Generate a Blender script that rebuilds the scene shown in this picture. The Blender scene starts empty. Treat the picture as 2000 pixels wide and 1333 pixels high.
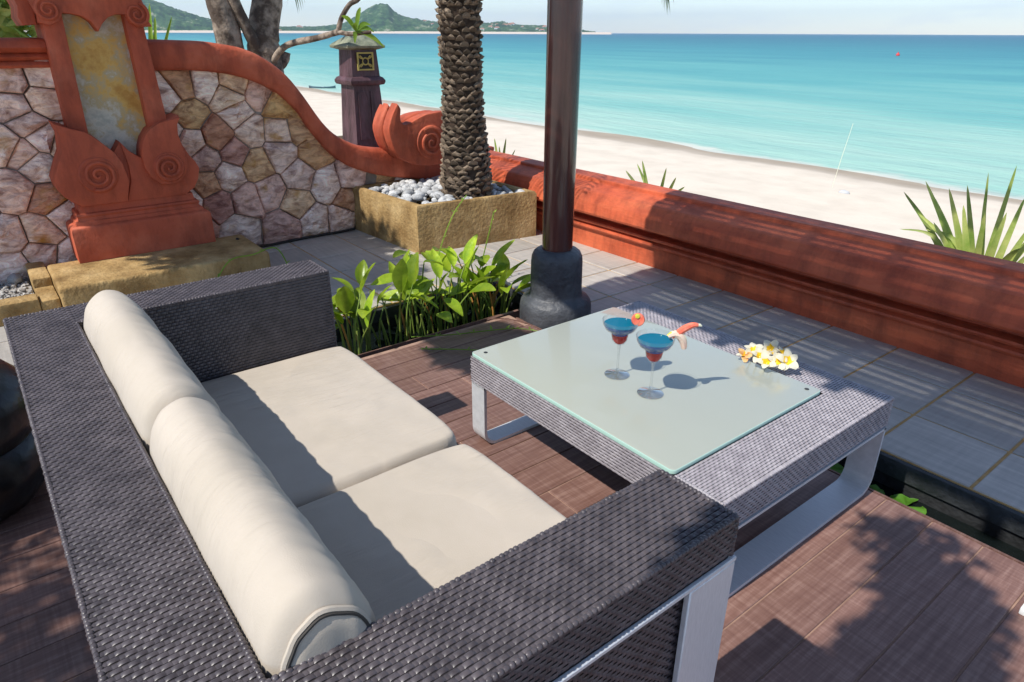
import bpy, bmesh, math, random
from mathutils import Vector, Matrix, noise
random.seed(7)
R = math.radians
scene = bpy.context.scene
col = scene.collection

# ------------------------------------------------------------------ camera, sky, sun, exposure
cam_d = bpy.data.cameras.new('camera'); cam = bpy.data.objects.new('camera', cam_d); col.objects.link(cam)
cam_d.lens = 23.98; cam_d.sensor_width = 36; cam_d.clip_start = 0.05; cam_d.clip_end = 30000
_rt = Vector((0.61633569, 0.78747358, 0.0039597)); _up = Vector((-0.32673632, 0.25114675, 0.91113593)); _fw = Vector((-0.716501, 0.56285937, -0.41208693))
M = Matrix((( _rt.x, _up.x, -_fw.x, 0), (_rt.y, _up.y, -_fw.y, 0), (_rt.z, _up.z, -_fw.z, 1.33), (0, 0, 0, 1)))
cam.matrix_world = M
scene.camera = cam

SUN = Vector((0.03, 0.77, -1.0)).normalized()          # direction the sunlight travels
world = bpy.data.worlds.new('World'); scene.world = world; world.use_nodes = True
wn = world.node_tree.nodes; wl = world.node_tree.links
bg = wn['Background']; sky = wn.new('ShaderNodeTexSky'); sky.sky_type = 'NISHITA'; sky.sun_disc = False
sky.sun_elevation = R(52.4); sky.sun_rotation = R(182); sky.air_density = 0.9; sky.dust_density = 0.1; sky.ozone_density = 2.5
# faint broken cloud over the whole sky
tc = wn.new('ShaderNodeTexCoord'); mp = wn.new('ShaderNodeMapping'); mp.inputs['Scale'].default_value = (1, 1, 4.5)
cn = wn.new('ShaderNodeTexNoise'); cn.inputs['Scale'].default_value = 5.0; cn.inputs['Detail'].default_value = 9; cn.inputs['Roughness'].default_value = 0.6
cr = wn.new('ShaderNodeValToRGB'); cr.color_ramp.elements[0].position = 0.50; cr.color_ramp.elements[1].position = 0.74
cr.color_ramp.elements[0].color = (0.05, 0.05, 0.05, 1); cr.color_ramp.elements[1].color = (0.6, 0.6, 0.6, 1)
mx = wn.new('ShaderNodeMixRGB'); mx.inputs[2].default_value = (5.4, 6.1, 7.2, 1)
wl.new(tc.outputs['Generated'], mp.inputs[0]); wl.new(mp.outputs[0], cn.inputs['Vector']); wl.new(cn.outputs['Fac'], cr.inputs[0])
wl.new(cr.outputs[0], mx.inputs[0]); wl.new(sky.outputs[0], mx.inputs[1]); wl.new(mx.outputs[0], bg.inputs[0])
bg.inputs[1].default_value = 0.14
sun_d = bpy.data.lights.new('sun', 'SUN'); sun_d.energy = 4.0; sun_d.angle = R(0.53); sun_d.color = (1.0, 0.95, 0.87)
sun = bpy.data.objects.new('sun', sun_d); col.objects.link(sun); sun.location = (0, -5, 12)
sun.rotation_euler = SUN.to_track_quat('-Z', 'Y').to_euler()
scene.render.engine = 'CYCLES'
scene.view_settings.view_transform = 'Standard'; scene.view_settings.look = 'None'; scene.view_settings.gamma = 1
scene.view_settings.use_curve_mapping = False; scene.view_settings.exposure = 0.40
scene.cycles.max_bounces = 7; scene.cycles.transparent_max_bounces = 12; scene.cycles.caustics_reflective = False; scene.cycles.caustics_refractive = False

# ------------------------------------------------------------------ materials
def nodes_of(m):
    m.use_nodes = True
    return m.node_tree.nodes, m.node_tree.links
def mat(name, c1, c2=None, scale=8, rough=0.6, spec=0.4, bump=0.0, bscale=None, stretch=(1, 1, 1), detail=6, c3=None, rand=0.0, metal=0.0, coat=0.0, lo=0.35, hi=0.65, transl=0.0, sheen=0.0, space='Object', bdist=0.02, dirt=0.0):
    m = bpy.data.materials.new(name); N, L = nodes_of(m); b = N['Principled BSDF']
    b.inputs['Roughness'].default_value = rough; b.inputs['Specular IOR Level'].default_value = spec; b.inputs['Metallic'].default_value = metal
    b.inputs['Coat Weight'].default_value = coat
    if sheen: b.inputs['Sheen Weight'].default_value = sheen
    t = N.new('ShaderNodeTexCoord'); g = N.new('ShaderNodeMapping'); g.inputs['Scale'].default_value = stretch
    if space == 'World':
        gm = N.new('ShaderNodeNewGeometry'); L.new(gm.outputs['Position'], g.inputs[0])
    else:
        L.new(t.outputs['Object'], g.inputs[0])
    out = None
    if c2 is not None:
        n = N.new('ShaderNodeTexNoise'); n.inputs['Scale'].default_value = scale; n.inputs['Detail'].default_value = detail; n.inputs['Roughness'].default_value = 0.62
        L.new(g.outputs[0], n.inputs['Vector'])
        r = N.new('ShaderNodeValToRGB'); e = r.color_ramp.elements
        e[0].position = lo; e[0].color = (*c1, 1); e[1].position = hi; e[1].color = (*c2, 1)
        if c3 is not None:
            k = e.new((lo + hi) / 2); k.color = (*c3, 1)
        L.new(n.outputs['Fac'], r.inputs[0]); out = r.outputs[0]
    if dirt and out:
        dm = N.new('ShaderNodeMapping'); dm.inputs['Scale'].default_value = (2.2, 2.2, 0.7); gd = N.new('ShaderNodeNewGeometry'); L.new(gd.outputs['Position'], dm.inputs[0])
        dn = N.new('ShaderNodeTexNoise'); dn.inputs['Scale'].default_value = 3.5; dn.inputs['Detail'].default_value = 10; dn.inputs['Roughness'].default_value = 0.7; L.new(dm.outputs[0], dn.inputs['Vector'])
        dr = N.new('ShaderNodeValToRGB'); dr.color_ramp.elements[0].position = 0.36; dr.color_ramp.elements[0].color = (1 - dirt, 1 - dirt, 1 - dirt * 0.9, 1); dr.color_ramp.elements[1].position = 0.56; dr.color_ramp.elements[1].color = (1, 1, 1, 1); L.new(dn.outputs['Fac'], dr.inputs[0])
        dx = N.new('ShaderNodeMixRGB'); dx.blend_type = 'MULTIPLY'; dx.inputs[0].default_value = 1; L.new(out, dx.inputs[1]); L.new(dr.outputs[0], dx.inputs[2]); out = dx.outputs[0]
    if rand:
        oi = N.new('ShaderNodeObjectInfo'); hs = N.new('ShaderNodeHueSaturation'); mr = N.new('ShaderNodeMapRange')
        mr.inputs['To Min'].default_value = 1 - rand; mr.inputs['To Max'].default_value = 1 + rand
        L.new(oi.outputs['Random'], mr.inputs[0]); L.new(mr.outputs[0], hs.inputs['Value'])
        if out: L.new(out, hs.inputs['Color'])
        else: hs.inputs['Color'].default_value = (*c1, 1)
        out = hs.outputs[0]
    if out: L.new(out, b.inputs['Base Color'])
    else: b.inputs['Base Color'].default_value = (*c1, 1)
    if bump:
        n2 = N.new('ShaderNodeTexNoise'); n2.inputs['Scale'].default_value = bscale or scale * 4; n2.inputs['Detail'].default_value = 8
        L.new(g.outputs[0], n2.inputs['Vector']); bp = N.new('ShaderNodeBump'); bp.inputs['Strength'].default_value = bump; bp.inputs['Distance'].default_value = bdist
        L.new(n2.outputs['Fac'], bp.inputs['Height']); L.new(bp.outputs[0], b.inputs['Normal'])
    if transl:
        b.inputs['Subsurface Weight'].default_value = 0
        tr = N.new('ShaderNodeBsdfTranslucent'); ms = N.new('ShaderNodeMixShader'); ms.inputs[0].default_value = transl
        if out: L.new(out, tr.inputs[0])
        else: tr.inputs[0].default_value = (*c1, 1)
        o = N['Material Output']; L.new(b.outputs[0], ms.inputs[1]); L.new(tr.outputs[0], ms.inputs[2]); L.new(ms.outputs[0], o.inputs[0])
    return m

MT = {}
MT['cream'] = mat('cream_canvas', (0.52, 0.465, 0.395), (0.55, 0.495, 0.425), 4, 0.85, 0.2, 0.12, 600, (1, 1, 1), sheen=0.05, bdist=0.002)
def fabric(name, c1, c2, st):
    m = mat(name, c1, c2, 4, 0.88, 0.15, sheen=0.05); N, L = nodes_of(m); b = N['Principled BSDF']; gm = N.new('ShaderNodeNewGeometry')
    def nz(sc, stv, det, dis):
        mp = N.new('ShaderNodeMapping'); mp.inputs['Scale'].default_value = stv; L.new(gm.outputs['Position'], mp.inputs[0]); n = N.new('ShaderNodeTexNoise'); n.inputs['Scale'].default_value = sc; n.inputs['Detail'].default_value = det; n.inputs['Distortion'].default_value = dis; L.new(mp.outputs[0], n.inputs['Vector']); return n
    w = nz(3.0, st, 3, 0.5); f = nz(420, (1, 1, 1), 2, 0)
    patch = nz(4.0, (1, 1, 1), 2, 0); pr = N.new('ShaderNodeValToRGB'); pr.color_ramp.elements[0].position = 0.42; pr.color_ramp.elements[1].position = 0.62; L.new(patch.outputs['Fac'], pr.inputs[0])
    mu = N.new('ShaderNodeMath'); mu.operation = 'MULTIPLY'; L.new(w.outputs['Fac'], mu.inputs[0]); L.new(pr.outputs[0], mu.inputs[1])
    b1 = N.new('ShaderNodeBump'); b1.inputs['Strength'].default_value = 1.0; b1.inputs['Distance'].default_value = 0.010; L.new(mu.outputs[0], b1.inputs['Height'])
    b2 = N.new('ShaderNodeBump'); b2.inputs['Strength'].default_value = 0.25; b2.inputs['Distance'].default_value = 0.0012; L.new(f.outputs['Fac'], b2.inputs['Height']); L.new(b1.outputs[0], b2.inputs['Normal']); L.new(b2.outputs[0], b.inputs['Normal']); return m
MT['cream'] = fabric('cream_canvas', (0.475, 0.42, 0.35), (0.525, 0.465, 0.395), (14, 2.0, 2.0))
MT['piping'] = mat('dark_piping', (0.05, 0.045, 0.04), rough=0.8)
MT['weave'] = mat('grey_brown_wicker', (0.056, 0.048, 0.054), (0.110, 0.095, 0.104), 30, 0.38, 0.5, rand=0.05)
MT['weave_t'] = mat('sky_lightened_wicker', (0.30, 0.275, 0.30), (0.44, 0.41, 0.44), 30, 0.32, 0.5)  # same dark wicker as the sofa, with reflected sky put into its base colour
MT['weave_back'] = mat('wicker_core', (0.02, 0.017, 0.02), rough=0.7)
MT['alu'] = mat('brushed_aluminium', (0.64, 0.66, 0.69), (0.74, 0.76, 0.79), 40, 0.42, 0.5, metal=0.25, stretch=(1, 12, 1))
MT['red'] = mat('terracotta_paint', (0.44, 0.088, 0.042), (0.57, 0.142, 0.074), 3.5, 0.62, 0.3, 0.45, 30, c3=(0.49, 0.10, 0.047), space='World', bdist=0.01, dirt=0.38)
MT['redgloss'] = mat('terracotta_ledge_paint', (0.47, 0.080, 0.033), (0.64, 0.15, 0.064), 3, 0.55, 0.3, 0.35, 25, c3=(0.57, 0.115, 0.048), stretch=(0.5, 2, 2), space='World', bdist=0.01, dirt=0.40)
MT['tan'] = mat('rendered_ochre_concrete', (0.24, 0.145, 0.055), (0.50, 0.35, 0.165), 5, 0.88, 0.2, 0.9, 45, c3=(0.38, 0.25, 0.105), space='World', bdist=0.012, dirt=0.22)
MT['mortar'] = mat('grey_mortar', (0.26, 0.215, 0.18), (0.40, 0.34, 0.29), 10, 0.9, 0.1, 0.5)
MT['post'] = mat('lacquered_dark_wood', (0.06, 0.019, 0.016), (0.12, 0.04, 0.032), 6, 0.22, 0.5, stretch=(3, 3, 0.3), coat=0.4)
MT['postbase'] = mat('charcoal_cast_stone', (0.035, 0.038, 0.046), (0.085, 0.09, 0.10), 7, 0.5, 0.5, 0.35, 40)
MT['bark'] = mat('palm_bark', (0.03, 0.02, 0.014), (0.08, 0.055, 0.04), 18, 0.9, 0.2, 0.5, 60)
MT['scale'] = mat('palm_leaf_base', (0.06, 0.04, 0.027), (0.40, 0.31, 0.225), 34, 0.85, 0.2, 0.6, 80, rand=0.45)
MT['fbark'] = mat('frangipani_bark', (0.10, 0.075, 0.06), (0.42, 0.34, 0.27), 7, 0.9, 0.2, 0.6, 30, lo=0.42, hi=0.62)
MT['leaf'] = mat('pond_leaf', (0.19, 0.33, 0.014), (0.46, 0.60, 0.05), 9, 0.32, 0.45, 0.15, 30, rand=0.35, transl=0.4)
MT['stem'] = mat('leaf_stem', (0.12, 0.21, 0.03), (0.24, 0.27, 0.06), 6, 0.5, 0.4, rand=0.3)
MT['drystem'] = mat('dry_orange_stem', (0.50, 0.20, 0.04), (0.40, 0.26, 0.08), 6, 0.6)
MT['pad'] = mat('lily_pad', (0.06, 0.17, 0.012), (0.11, 0.26, 0.03), 8, 0.4, 0.4, rand=0.2)
MT['tree'] = mat('tree_leaf', (0.035, 0.085, 0.014), (0.10, 0.19, 0.03), 3, 0.5, 0.4, transl=0.3)
MT['agave'] = mat('strap_leaf', (0.20, 0.34, 0.045), (0.52, 0.55, 0.17), 7, 0.45, 0.4, stretch=(1, 1, 1), rand=0.3, transl=0.3)
MT['lightleaf'] = mat('yellow_green_leaf', (0.17, 0.34, 0.03), (0.32, 0.46, 0.06), 6, 0.45, 0.4, rand=0.2, transl=0.4)
MT['pebble'] = mat('white_grey_pebble', (0.30, 0.32, 0.34), (0.62, 0.61, 0.59), 9, 0.7, 0.3, 0.3, 40, rand=0.32)
MT['gravel'] = mat('mixed_gravel', (0.16, 0.15, 0.14), (0.55, 0.53, 0.50), 28, 0.8, 0.3, 0.3, 60, lo=0.4, hi=0.6)
MT['grout'] = mat('ochre_grout', (0.46, 0.27, 0.10), (0.56, 0.36, 0.17), 20, 0.9, 0.1)
MT['deckgrout'] = mat('pale_plank_joint', (0.40, 0.26, 0.20), (0.28, 0.18, 0.14), 20, 0.9, 0.1)
MT['pond'] = mat('pond_lining', (0.012, 0.013, 0.014), (0.03, 0.032, 0.035), 12, 0.7, 0.3, 0.4)
MT['kerb'] = mat('dark_kerb_stone', (0.018, 0.022, 0.026), (0.045, 0.05, 0.055), 10, 0.6, 0.4, 0.5, 40)
MT['black'] = mat('black_glaze', (0.006, 0.007, 0.008), (0.016, 0.018, 0.02), 6, 0.28, 0.5, 0.2, 20)
MT['cable'] = mat('black_rubber', (0.008, 0.008, 0.009), rough=0.5)
MT['lantern'] = mat('purple_brown_lantern_paint', (0.05, 0.026, 0.03), (0.135, 0.07, 0.085), 9, 0.5, 0.4, 0.4, 40, stretch=(1, 1, 0.35))
MT['lcap'] = mat('weathered_green_cap', (0.15, 0.17, 0.12), (0.30, 0.31, 0.22), 12, 0.7, 0.3, 0.4, 40)
MT['fret'] = mat('yellow_fretwork', (0.56, 0.47, 0.13), (0.44, 0.37, 0.12), 20, 0.6, 0.3)
MT['dark'] = mat('dark_void', (0.02, 0.016, 0.018), rough=0.6)
MT['petal'] = mat('white_petal', (0.80, 0.76, 0.60), rough=0.55, spec=0.3, transl=0.25)
MT['yolk'] = mat('yellow_petal_throat', (0.80, 0.52, 0.02), rough=0.55, spec=0.3)
MT['oldpetal'] = mat('browned_petal', (0.48, 0.20, 0.07), (0.70, 0.48, 0.2), 40, 0.6)
MT['melon'] = mat('watermelon_flesh', (0.80, 0.13, 0.07), (0.85, 0.25, 0.16), 60, 0.35, 0.5)
MT['rind'] = mat('pale_rind', (0.80, 0.80, 0.60), rough=0.4)
MT['guava'] = mat('pale_pink_fruit', (0.85, 0.56, 0.45), (0.85, 0.70, 0.55), 50, 0.35)
MT['lime'] = mat('yellow_lime_skin', (0.72, 0.62, 0.05), (0.55, 0.60, 0.08), 30, 0.4)
MT['wood'] = mat('dark_roof_timber', (0.07, 0.03, 0.02), (0.13, 0.06, 0.04), 6, 0.6, 0.3, stretch=(0.4, 4, 4))
MT['white'] = mat('white_paint', (0.78, 0.78, 0.76), rough=0.45)
MT['orange_roof'] = mat('clay_roof', (0.36, 0.17, 0.11), rough=0.8)
MT['buoy'] = mat('red_buoy', (0.75, 0.05, 0.05), rough=0.4)
MT['boat'] = mat('blue_grey_hull', (0.12, 0.19, 0.23), rough=0.5)
MT['soil'] = mat('bank_soil', (0.07, 0.05, 0.03), (0.13, 0.10, 0.06), 8, 0.95, 0.1, 0.5)
MT['twig'] = mat('grey_twig', (0.16, 0.12, 0.09), rough=0.85)

def custom_materials():
    # quartzite rubble: every stone picks its own tint; veins and stains inside
    m = bpy.data.materials.new('pink_quartzite_stone'); N, L = nodes_of(m); b = N['Principled BSDF']; b.inputs['Roughness'].default_value = 0.72; b.inputs['Specular IOR Level'].default_value = 0.3
    oi = N.new('ShaderNodeObjectInfo'); r = N.new('ShaderNodeValToRGB'); e = r.color_ramp.elements
    e[0].position = 0; e[0].color = (0.78, 0.58, 0.48, 1); e[1].position = 1; e[1].color = (0.42, 0.19, 0.135, 1)
    for p, c in ((0.18, (0.90, 0.77, 0.71)), (0.30, (0.66, 0.40, 0.33)), (0.42, (0.84, 0.65, 0.56)), (0.54, (0.66, 0.42, 0.18)), (0.62, (0.48, 0.25, 0.205)), (0.74, (0.90, 0.77, 0.69)), (0.86, (0.70, 0.46, 0.26))):
        k = e.new(p); k.color = (*c, 1)
    L.new(oi.outputs['Random'], r.inputs[0])
    gm = N.new('ShaderNodeNewGeometry'); ad = N.new('ShaderNodeVectorMath'); ad.operation = 'MULTIPLY_ADD'; ad.inputs[1].default_value = (1, 1, 1)
    cb = N.new('ShaderNodeCombineXYZ'); mu = N.new('ShaderNodeMath'); mu.operation = 'MULTIPLY'; mu.inputs[1].default_value = 37.0
    L.new(oi.outputs['Random'], mu.inputs[0]); L.new(mu.outputs[0], cb.inputs[0]); L.new(mu.outputs[0], cb.inputs[2]); L.new(gm.outputs['Position'], ad.inputs[0]); L.new(cb.outputs[0], ad.inputs[2])
    rot = N.new('ShaderNodeMapping'); L.new(ad.outputs[0], rot.inputs[0]); rc = N.new('ShaderNodeCombineXYZ'); L.new(mu.outputs[0], rc.inputs[0]); L.new(rc.outputs[0], rot.inputs['Rotation']); rot.inputs['Scale'].default_value = (1, 1, 1.9)
    n1 = N.new('ShaderNodeTexNoise'); n1.inputs['Scale'].default_value = 9; n1.inputs['Detail'].default_value = 8; n1.inputs['Roughness'].default_value = 0.68; n1.inputs['Distortion'].default_value = 0.8; L.new(rot.outputs[0], n1.inputs['Vector'])
    r1 = N.new('ShaderNodeValToRGB'); f = r1.color_ramp.elements; f[0].position = 0.32; f[0].color = (0.30, 0.17, 0.15, 1); f[1].position = 0.64; f[1].color = (1.55, 1.5, 1.42, 1)
    k = f.new(0.45); k.color = (0.85, 0.72, 0.66, 1); k = f.new(0.52); k.color = (1.12, 1.06, 1.0, 1); L.new(n1.outputs['Fac'], r1.inputs[0])
    m1 = N.new('ShaderNodeMixRGB'); m1.blend_type = 'MULTIPLY'; m1.inputs[0].default_value = 0.85; L.new(r.outputs[0], m1.inputs[1]); L.new(r1.outputs[0], m1.inputs[2])
    n2 = N.new('ShaderNodeTexNoise'); n2.inputs['Scale'].default_value = 6; n2.inputs['Detail'].default_value = 5; L.new(ad.outputs[0], n2.inputs['Vector'])
    r2 = N.new('ShaderNodeValToRGB'); r2.color_ramp.elements[0].position = 0.61; r2.color_ramp.elements[1].position = 0.74; L.new(n2.outputs['Fac'], r2.inputs[0])
    m2 = N.new('ShaderNodeMixRGB'); m2.inputs[2].default_value = (0.52, 0.26, 0.06, 1); L.new(r2.outputs[0], m2.inputs[0]); L.new(m1.outputs[0], m2.inputs[1]); L.new(m2.outputs[0], b.inputs['Base Color'])
    n3 = N.new('ShaderNodeTexNoise'); n3.inputs['Scale'].default_value = 17; n3.inputs['Detail'].default_value = 10; L.new(rot.outputs[0], n3.inputs['Vector'])
    bp = N.new('ShaderNodeBump'); bp.inputs['Strength'].default_value = 1.0; bp.inputs['Distance'].default_value = 0.03; L.new(n3.outputs['Fac'], bp.inputs['Height']); L.new(bp.outputs[0], b.inputs['Normal'])
    MT['stone'] = m
    # rust-stained slab in the pillar
    m = bpy.data.materials.new('rust_stained_slab'); N, L = nodes_of(m); b = N['Principled BSDF']; b.inputs['Roughness'].default_value = 0.55
    gm = N.new('ShaderNodeNewGeometry'); n1 = N.new('ShaderNodeTexNoise'); n1.inputs['Scale'].default_value = 5.2; n1.inputs['Detail'].default_value = 10; n1.inputs['Roughness'].default_value = 0.66; n1.inputs['Distortion'].default_value = 0.1
    L.new(gm.outputs['Position'], n1.inputs['Vector']); r1 = N.new('ShaderNodeValToRGB'); f = r1.color_ramp.elements
    f[0].position = 0.36; f[0].color = (0.42, 0.40, 0.33, 1); f[1].position = 0.66; f[1].color = (0.52, 0.26, 0.05, 1)
    for p, c in ((0.44, (0.60, 0.55, 0.45)), (0.50, (0.48, 0.38, 0.22)), (0.57, (0.66, 0.40, 0.10))): k = f.new(p); k.color = (*c, 1)
    L.new(n1.outputs['Fac'], r1.inputs[0]); L.new(r1.outputs[0], b.inputs['Base Color'])
    bp = N.new('ShaderNodeBump'); bp.inputs['Strength'].default_value = 0.5; bp.inputs['Distance'].default_value = 0.02; L.new(n1.outputs['Fac'], bp.inputs['Height']); L.new(bp.outputs[0], b.inputs['Normal'])
    MT['slab'] = m
    # streaked grey terrace tile
    def tile(name, ca, cbb, cc, st, sc, rough, key, rnd, cross=0.45):
        m = bpy.data.materials.new(name); N, L = nodes_of(m); b = N['Principled BSDF']; b.inputs['Roughness'].default_value = rough; b.inputs['Specular IOR Level'].default_value = 0.4
        gm = N.new('ShaderNodeNewGeometry'); oi = N.new('ShaderNodeObjectInfo'); mu = N.new('ShaderNodeMath'); mu.operation = 'MULTIPLY'; mu.inputs[1].default_value = 53
        L.new(oi.outputs['Random'], mu.inputs[0]); cb = N.new('ShaderNodeCombineXYZ'); L.new(mu.outputs[0], cb.inputs[0]); L.new(mu.outputs[0], cb.inputs[1])
        ad = N.new('ShaderNodeVectorMath'); L.new(gm.outputs['Position'], ad.inputs[0]); L.new(cb.outputs[0], ad.inputs[1])
        mp = N.new('ShaderNodeMapping'); mp.inputs['Scale'].default_value = st; L.new(ad.outputs[0], mp.inputs[0])
        n = N.new('ShaderNodeTexNoise'); n.inputs['Scale'].default_value = sc; n.inputs['Detail'].default_value = 8; n.inputs['Roughness'].default_value = 0.65; L.new(mp.outputs[0], n.inputs['Vector'])
        mp2 = N.new('ShaderNodeMapping'); mp2.inputs['Scale'].default_value = (st[1], st[0] * 1.2, 1); L.new(ad.outputs[0], mp2.inputs[0])
        n2 = N.new('ShaderNodeTexNoise'); n2.inputs['Scale'].default_value = sc * 1.3; n2.inputs['Detail'].default_value = 6; L.new(mp2.outputs[0], n2.inputs['Vector'])
        n4 = N.new('ShaderNodeTexNoise'); n4.inputs['Scale'].default_value = 2.2; n4.inputs['Detail'].default_value = 4; L.new(gm.outputs['Position'], n4.inputs['Vector'])
        av = N.new('ShaderNodeMath'); av.operation = 'MULTIPLY_ADD'; av.inputs[1].default_value = cross; L.new(n2.outputs['Fac'], av.inputs[0])
        h = N.new('ShaderNodeMath'); h.operation = 'MULTIPLY'; h.inputs[1].default_value = 1 - cross; L.new(n.outputs['Fac'], h.inputs[0]); L.new(h.outputs[0], av.inputs[2])
        r = N.new('ShaderNodeValToRGB'); e = r.color_ramp.elements; e[0].position = 0.38; e[0].color = (*ca, 1); e[1].position = 0.62; e[1].color = (*cc, 1); k = e.new(0.5); k.color = (*cbb, 1)
        L.new(av.outputs[0], r.inputs[0]); hs = N.new('ShaderNodeHueSaturation'); mr = N.new('ShaderNodeMapRange'); mr.inputs['To Min'].default_value = 1 - rnd; mr.inputs['To Max'].default_value = 1 + rnd
        L.new(oi.outputs['Random'], mr.inputs[0])
        m4 = N.new('ShaderNodeMath'); m4.operation = 'MULTIPLY_ADD'; m4.inputs[1].default_value = 0.5; m4.inputs[2].default_value = 0.75; L.new(n4.outputs['Fac'], m4.inputs[0])
        m5 = N.new('ShaderNodeMath'); m5.operation = 'MULTIPLY'; L.new(m4.outputs[0], m5.inputs[0]); L.new(mr.outputs[0], m5.inputs[1]); L.new(m5.outputs[0], hs.inputs['Value'])
        L.new(r.outputs[0], hs.inputs['Color']); L.new(hs.outputs[0], b.inputs['Base Color'])
        bp = N.new('ShaderNodeBump'); bp.inputs['Strength'].default_value = 0.25; bp.inputs['Distance'].default_value = 0.004; L.new(av.outputs[0], bp.inputs['Height']); L.new(bp.outputs[0], b.inputs['Normal'])
        MT[key] = m
    tile('streaked_grey_tile', (0.35, 0.33, 0.30), (0.405, 0.38, 0.345), (0.475, 0.445, 0.40), (1.0, 14, 1), 2.8, 0.5, 'tile', 0.12, 0.3)
    tile('wood_look_plank', (0.155, 0.080, 0.064), (0.205, 0.114, 0.092), (0.28, 0.172, 0.142), (24, 1.4, 1), 3.0, 0.42, 'plank', 0.14, 0.33)
    # sea: water colour follows the depth of the sandy bottom, seagrass patches darker
    m = bpy.data.materials.new('sea_water'); N, L = nodes_of(m); b = N['Principled BSDF']; b.inputs['Roughness'].default_value = 0.4; b.inputs['Specular IOR Level'].default_value = 0.08
    gm = N.new('ShaderNodeNewGeometry'); sp = N.new('ShaderNodeSeparateXYZ'); L.new(gm.outputs['Position'], sp.inputs[0])
    nz = N.new('ShaderNodeTexNoise'); nz.inputs['Scale'].default_value = 0.07; nz.inputs['Detail'].default_value = 10; nz.inputs['Roughness'].default_value = 0.62; mpz = N.new('ShaderNodeMapping'); mpz.inputs['Scale'].default_value = (0.45, 1.8, 1); L.new(gm.outputs['Position'], mpz.inputs[0]); L.new(mpz.outputs[0], nz.inputs['Vector'])
    lg = N.new('ShaderNodeMath'); lg.operation = 'LOGARITHM'; lg.inputs[1].default_value = 10; L.new(sp.outputs['Y'], lg.inputs[0])
    na = N.new('ShaderNodeMath'); na.operation = 'MULTIPLY_ADD'; na.inputs[1].default_value = 0.95; L.new(nz.outputs['Fac'], na.inputs[0]); L.new(lg.outputs[0], na.inputs[2])
    mr = N.new('ShaderNodeMapRange'); mr.inputs['From Min'].default_value = 1.58; mr.inputs['From Max'].default_value = 3.4; L.new(na.outputs[0], mr.inputs[0])
    r = N.new('ShaderNodeValToRGB'); e = r.color_ramp.elements; e[0].position = 0; e[0].color = (0.44, 0.54, 0.46, 1); e[1].position = 1; e[1].color = (0.014, 0.115, 0.19, 1)
    for p, c in ((0.05, (0.33, 0.52, 0.43)), (0.16, (0.19, 0.43, 0.375)), (0.30, (0.09, 0.335, 0.325)), (0.5, (0.038, 0.235, 0.27)), (0.72, (0.022, 0.16, 0.215))): k = e.new(p); k.color = (*c, 1)
    L.new(mr.outputs[0], r.inputs[0])
    fn = N.new('ShaderNodeTexNoise'); fn.inputs['Scale'].default_value = 0.55; fn.inputs['Detail'].default_value = 9; fn.inputs['Roughness'].default_value = 0.7; L.new(gm.outputs['Position'], fn.inputs['Vector']); fa = N.new('ShaderNodeMath'); fa.operation = 'MULTIPLY_ADD'; fa.inputs[1].default_value = -1.6; L.new(fn.outputs['Fac'], fa.inputs[0]); L.new(sp.outputs['Y'], fa.inputs[2])
    fr_ = N.new('ShaderNodeMapRange'); fr_.inputs['From Min'].default_value = 14.15; fr_.inputs['From Max'].default_value = 13.75; L.new(fa.outputs[0], fr_.inputs[0]); fmx = N.new('ShaderNodeMixRGB'); fmx.inputs[2].default_value = (0.55, 0.56, 0.48, 1); L.new(fr_.outputs[0], fmx.inputs[0]); L.new(r.outputs[0], fmx.inputs[1]); L.new(fmx.outputs[0], b.inputs['Base Color'])
    w1 = N.new('ShaderNodeTexNoise'); w1.inputs['Scale'].default_value = 1.1; w1.inputs['Detail'].default_value = 6; mw = N.new('ShaderNodeMapping'); mw.inputs['Scale'].default_value = (0.45, 1.3, 1); mw.inputs['Rotation'].default_value = (0, 0, 0.25); L.new(gm.outputs['Position'], mw.inputs[0]); L.new(mw.outputs[0], w1.inputs['Vector'])
    bp = N.new('ShaderNodeBump'); bp.inputs['Strength'].default_value = 0.8; bp.inputs['Distance'].default_value = 0.2; L.new(w1.outputs['Fac'], bp.inputs['Height']); L.new(bp.outputs[0], b.inputs['Normal'])
    MT['sea'] = m
    # sand: dry white, damp near the waterline
    m = bpy.data.materials.new('pale_sand'); N, L = nodes_of(m); b = N['Principled BSDF']; b.inputs['Roughness'].default_value = 0.9; b.inputs['Specular IOR Level'].default_value = 0.15
    gm = N.new('ShaderNodeNewGeometry'); sp = N.new('ShaderNodeSeparateXYZ'); L.new(gm.outputs['Position'], sp.inputs[0])
    nz = N.new('ShaderNodeTexNoise'); nz.inputs['Scale'].default_value = 0.7; nz.inputs['Detail'].default_value = 7; L.new(gm.outputs['Position'], nz.inputs['Vector'])
    ma = N.new('ShaderNodeMath'); ma.operation = 'MULTIPLY_ADD'; ma.inputs[1].default_value = 0.9; L.new(nz.outputs['Fac'], ma.inputs[0]); L.new(sp.outputs['Y'], ma.inputs[2])
    mr = N.new('ShaderNodeMapRange'); mr.inputs['From Min'].default_value = 13.2; mr.inputs['From Max'].default_value = 15.4; L.new(ma.outputs[0], mr.inputs[0])
    r = N.new('ShaderNodeValToRGB'); e = r.color_ramp.elements; e[0].position = 0.12; e[0].color = (0.655, 0.575, 0.47, 1); e[1].position = 0.62; e[1].color = (0.36, 0.30, 0.23, 1); k = e.new(0.35); k.color = (0.60, 0.525, 0.43, 1); k = e.new(0.46); k.color = (0.42, 0.36, 0.29, 1)
    L.new(mr.outputs[0], r.inputs[0]); n2 = N.new('ShaderNodeTexNoise'); n2.inputs['Scale'].default_value = 1.6; n2.inputs['Detail'].default_value = 8; L.new(gm.outputs['Position'], n2.inputs['Vector'])
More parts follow.
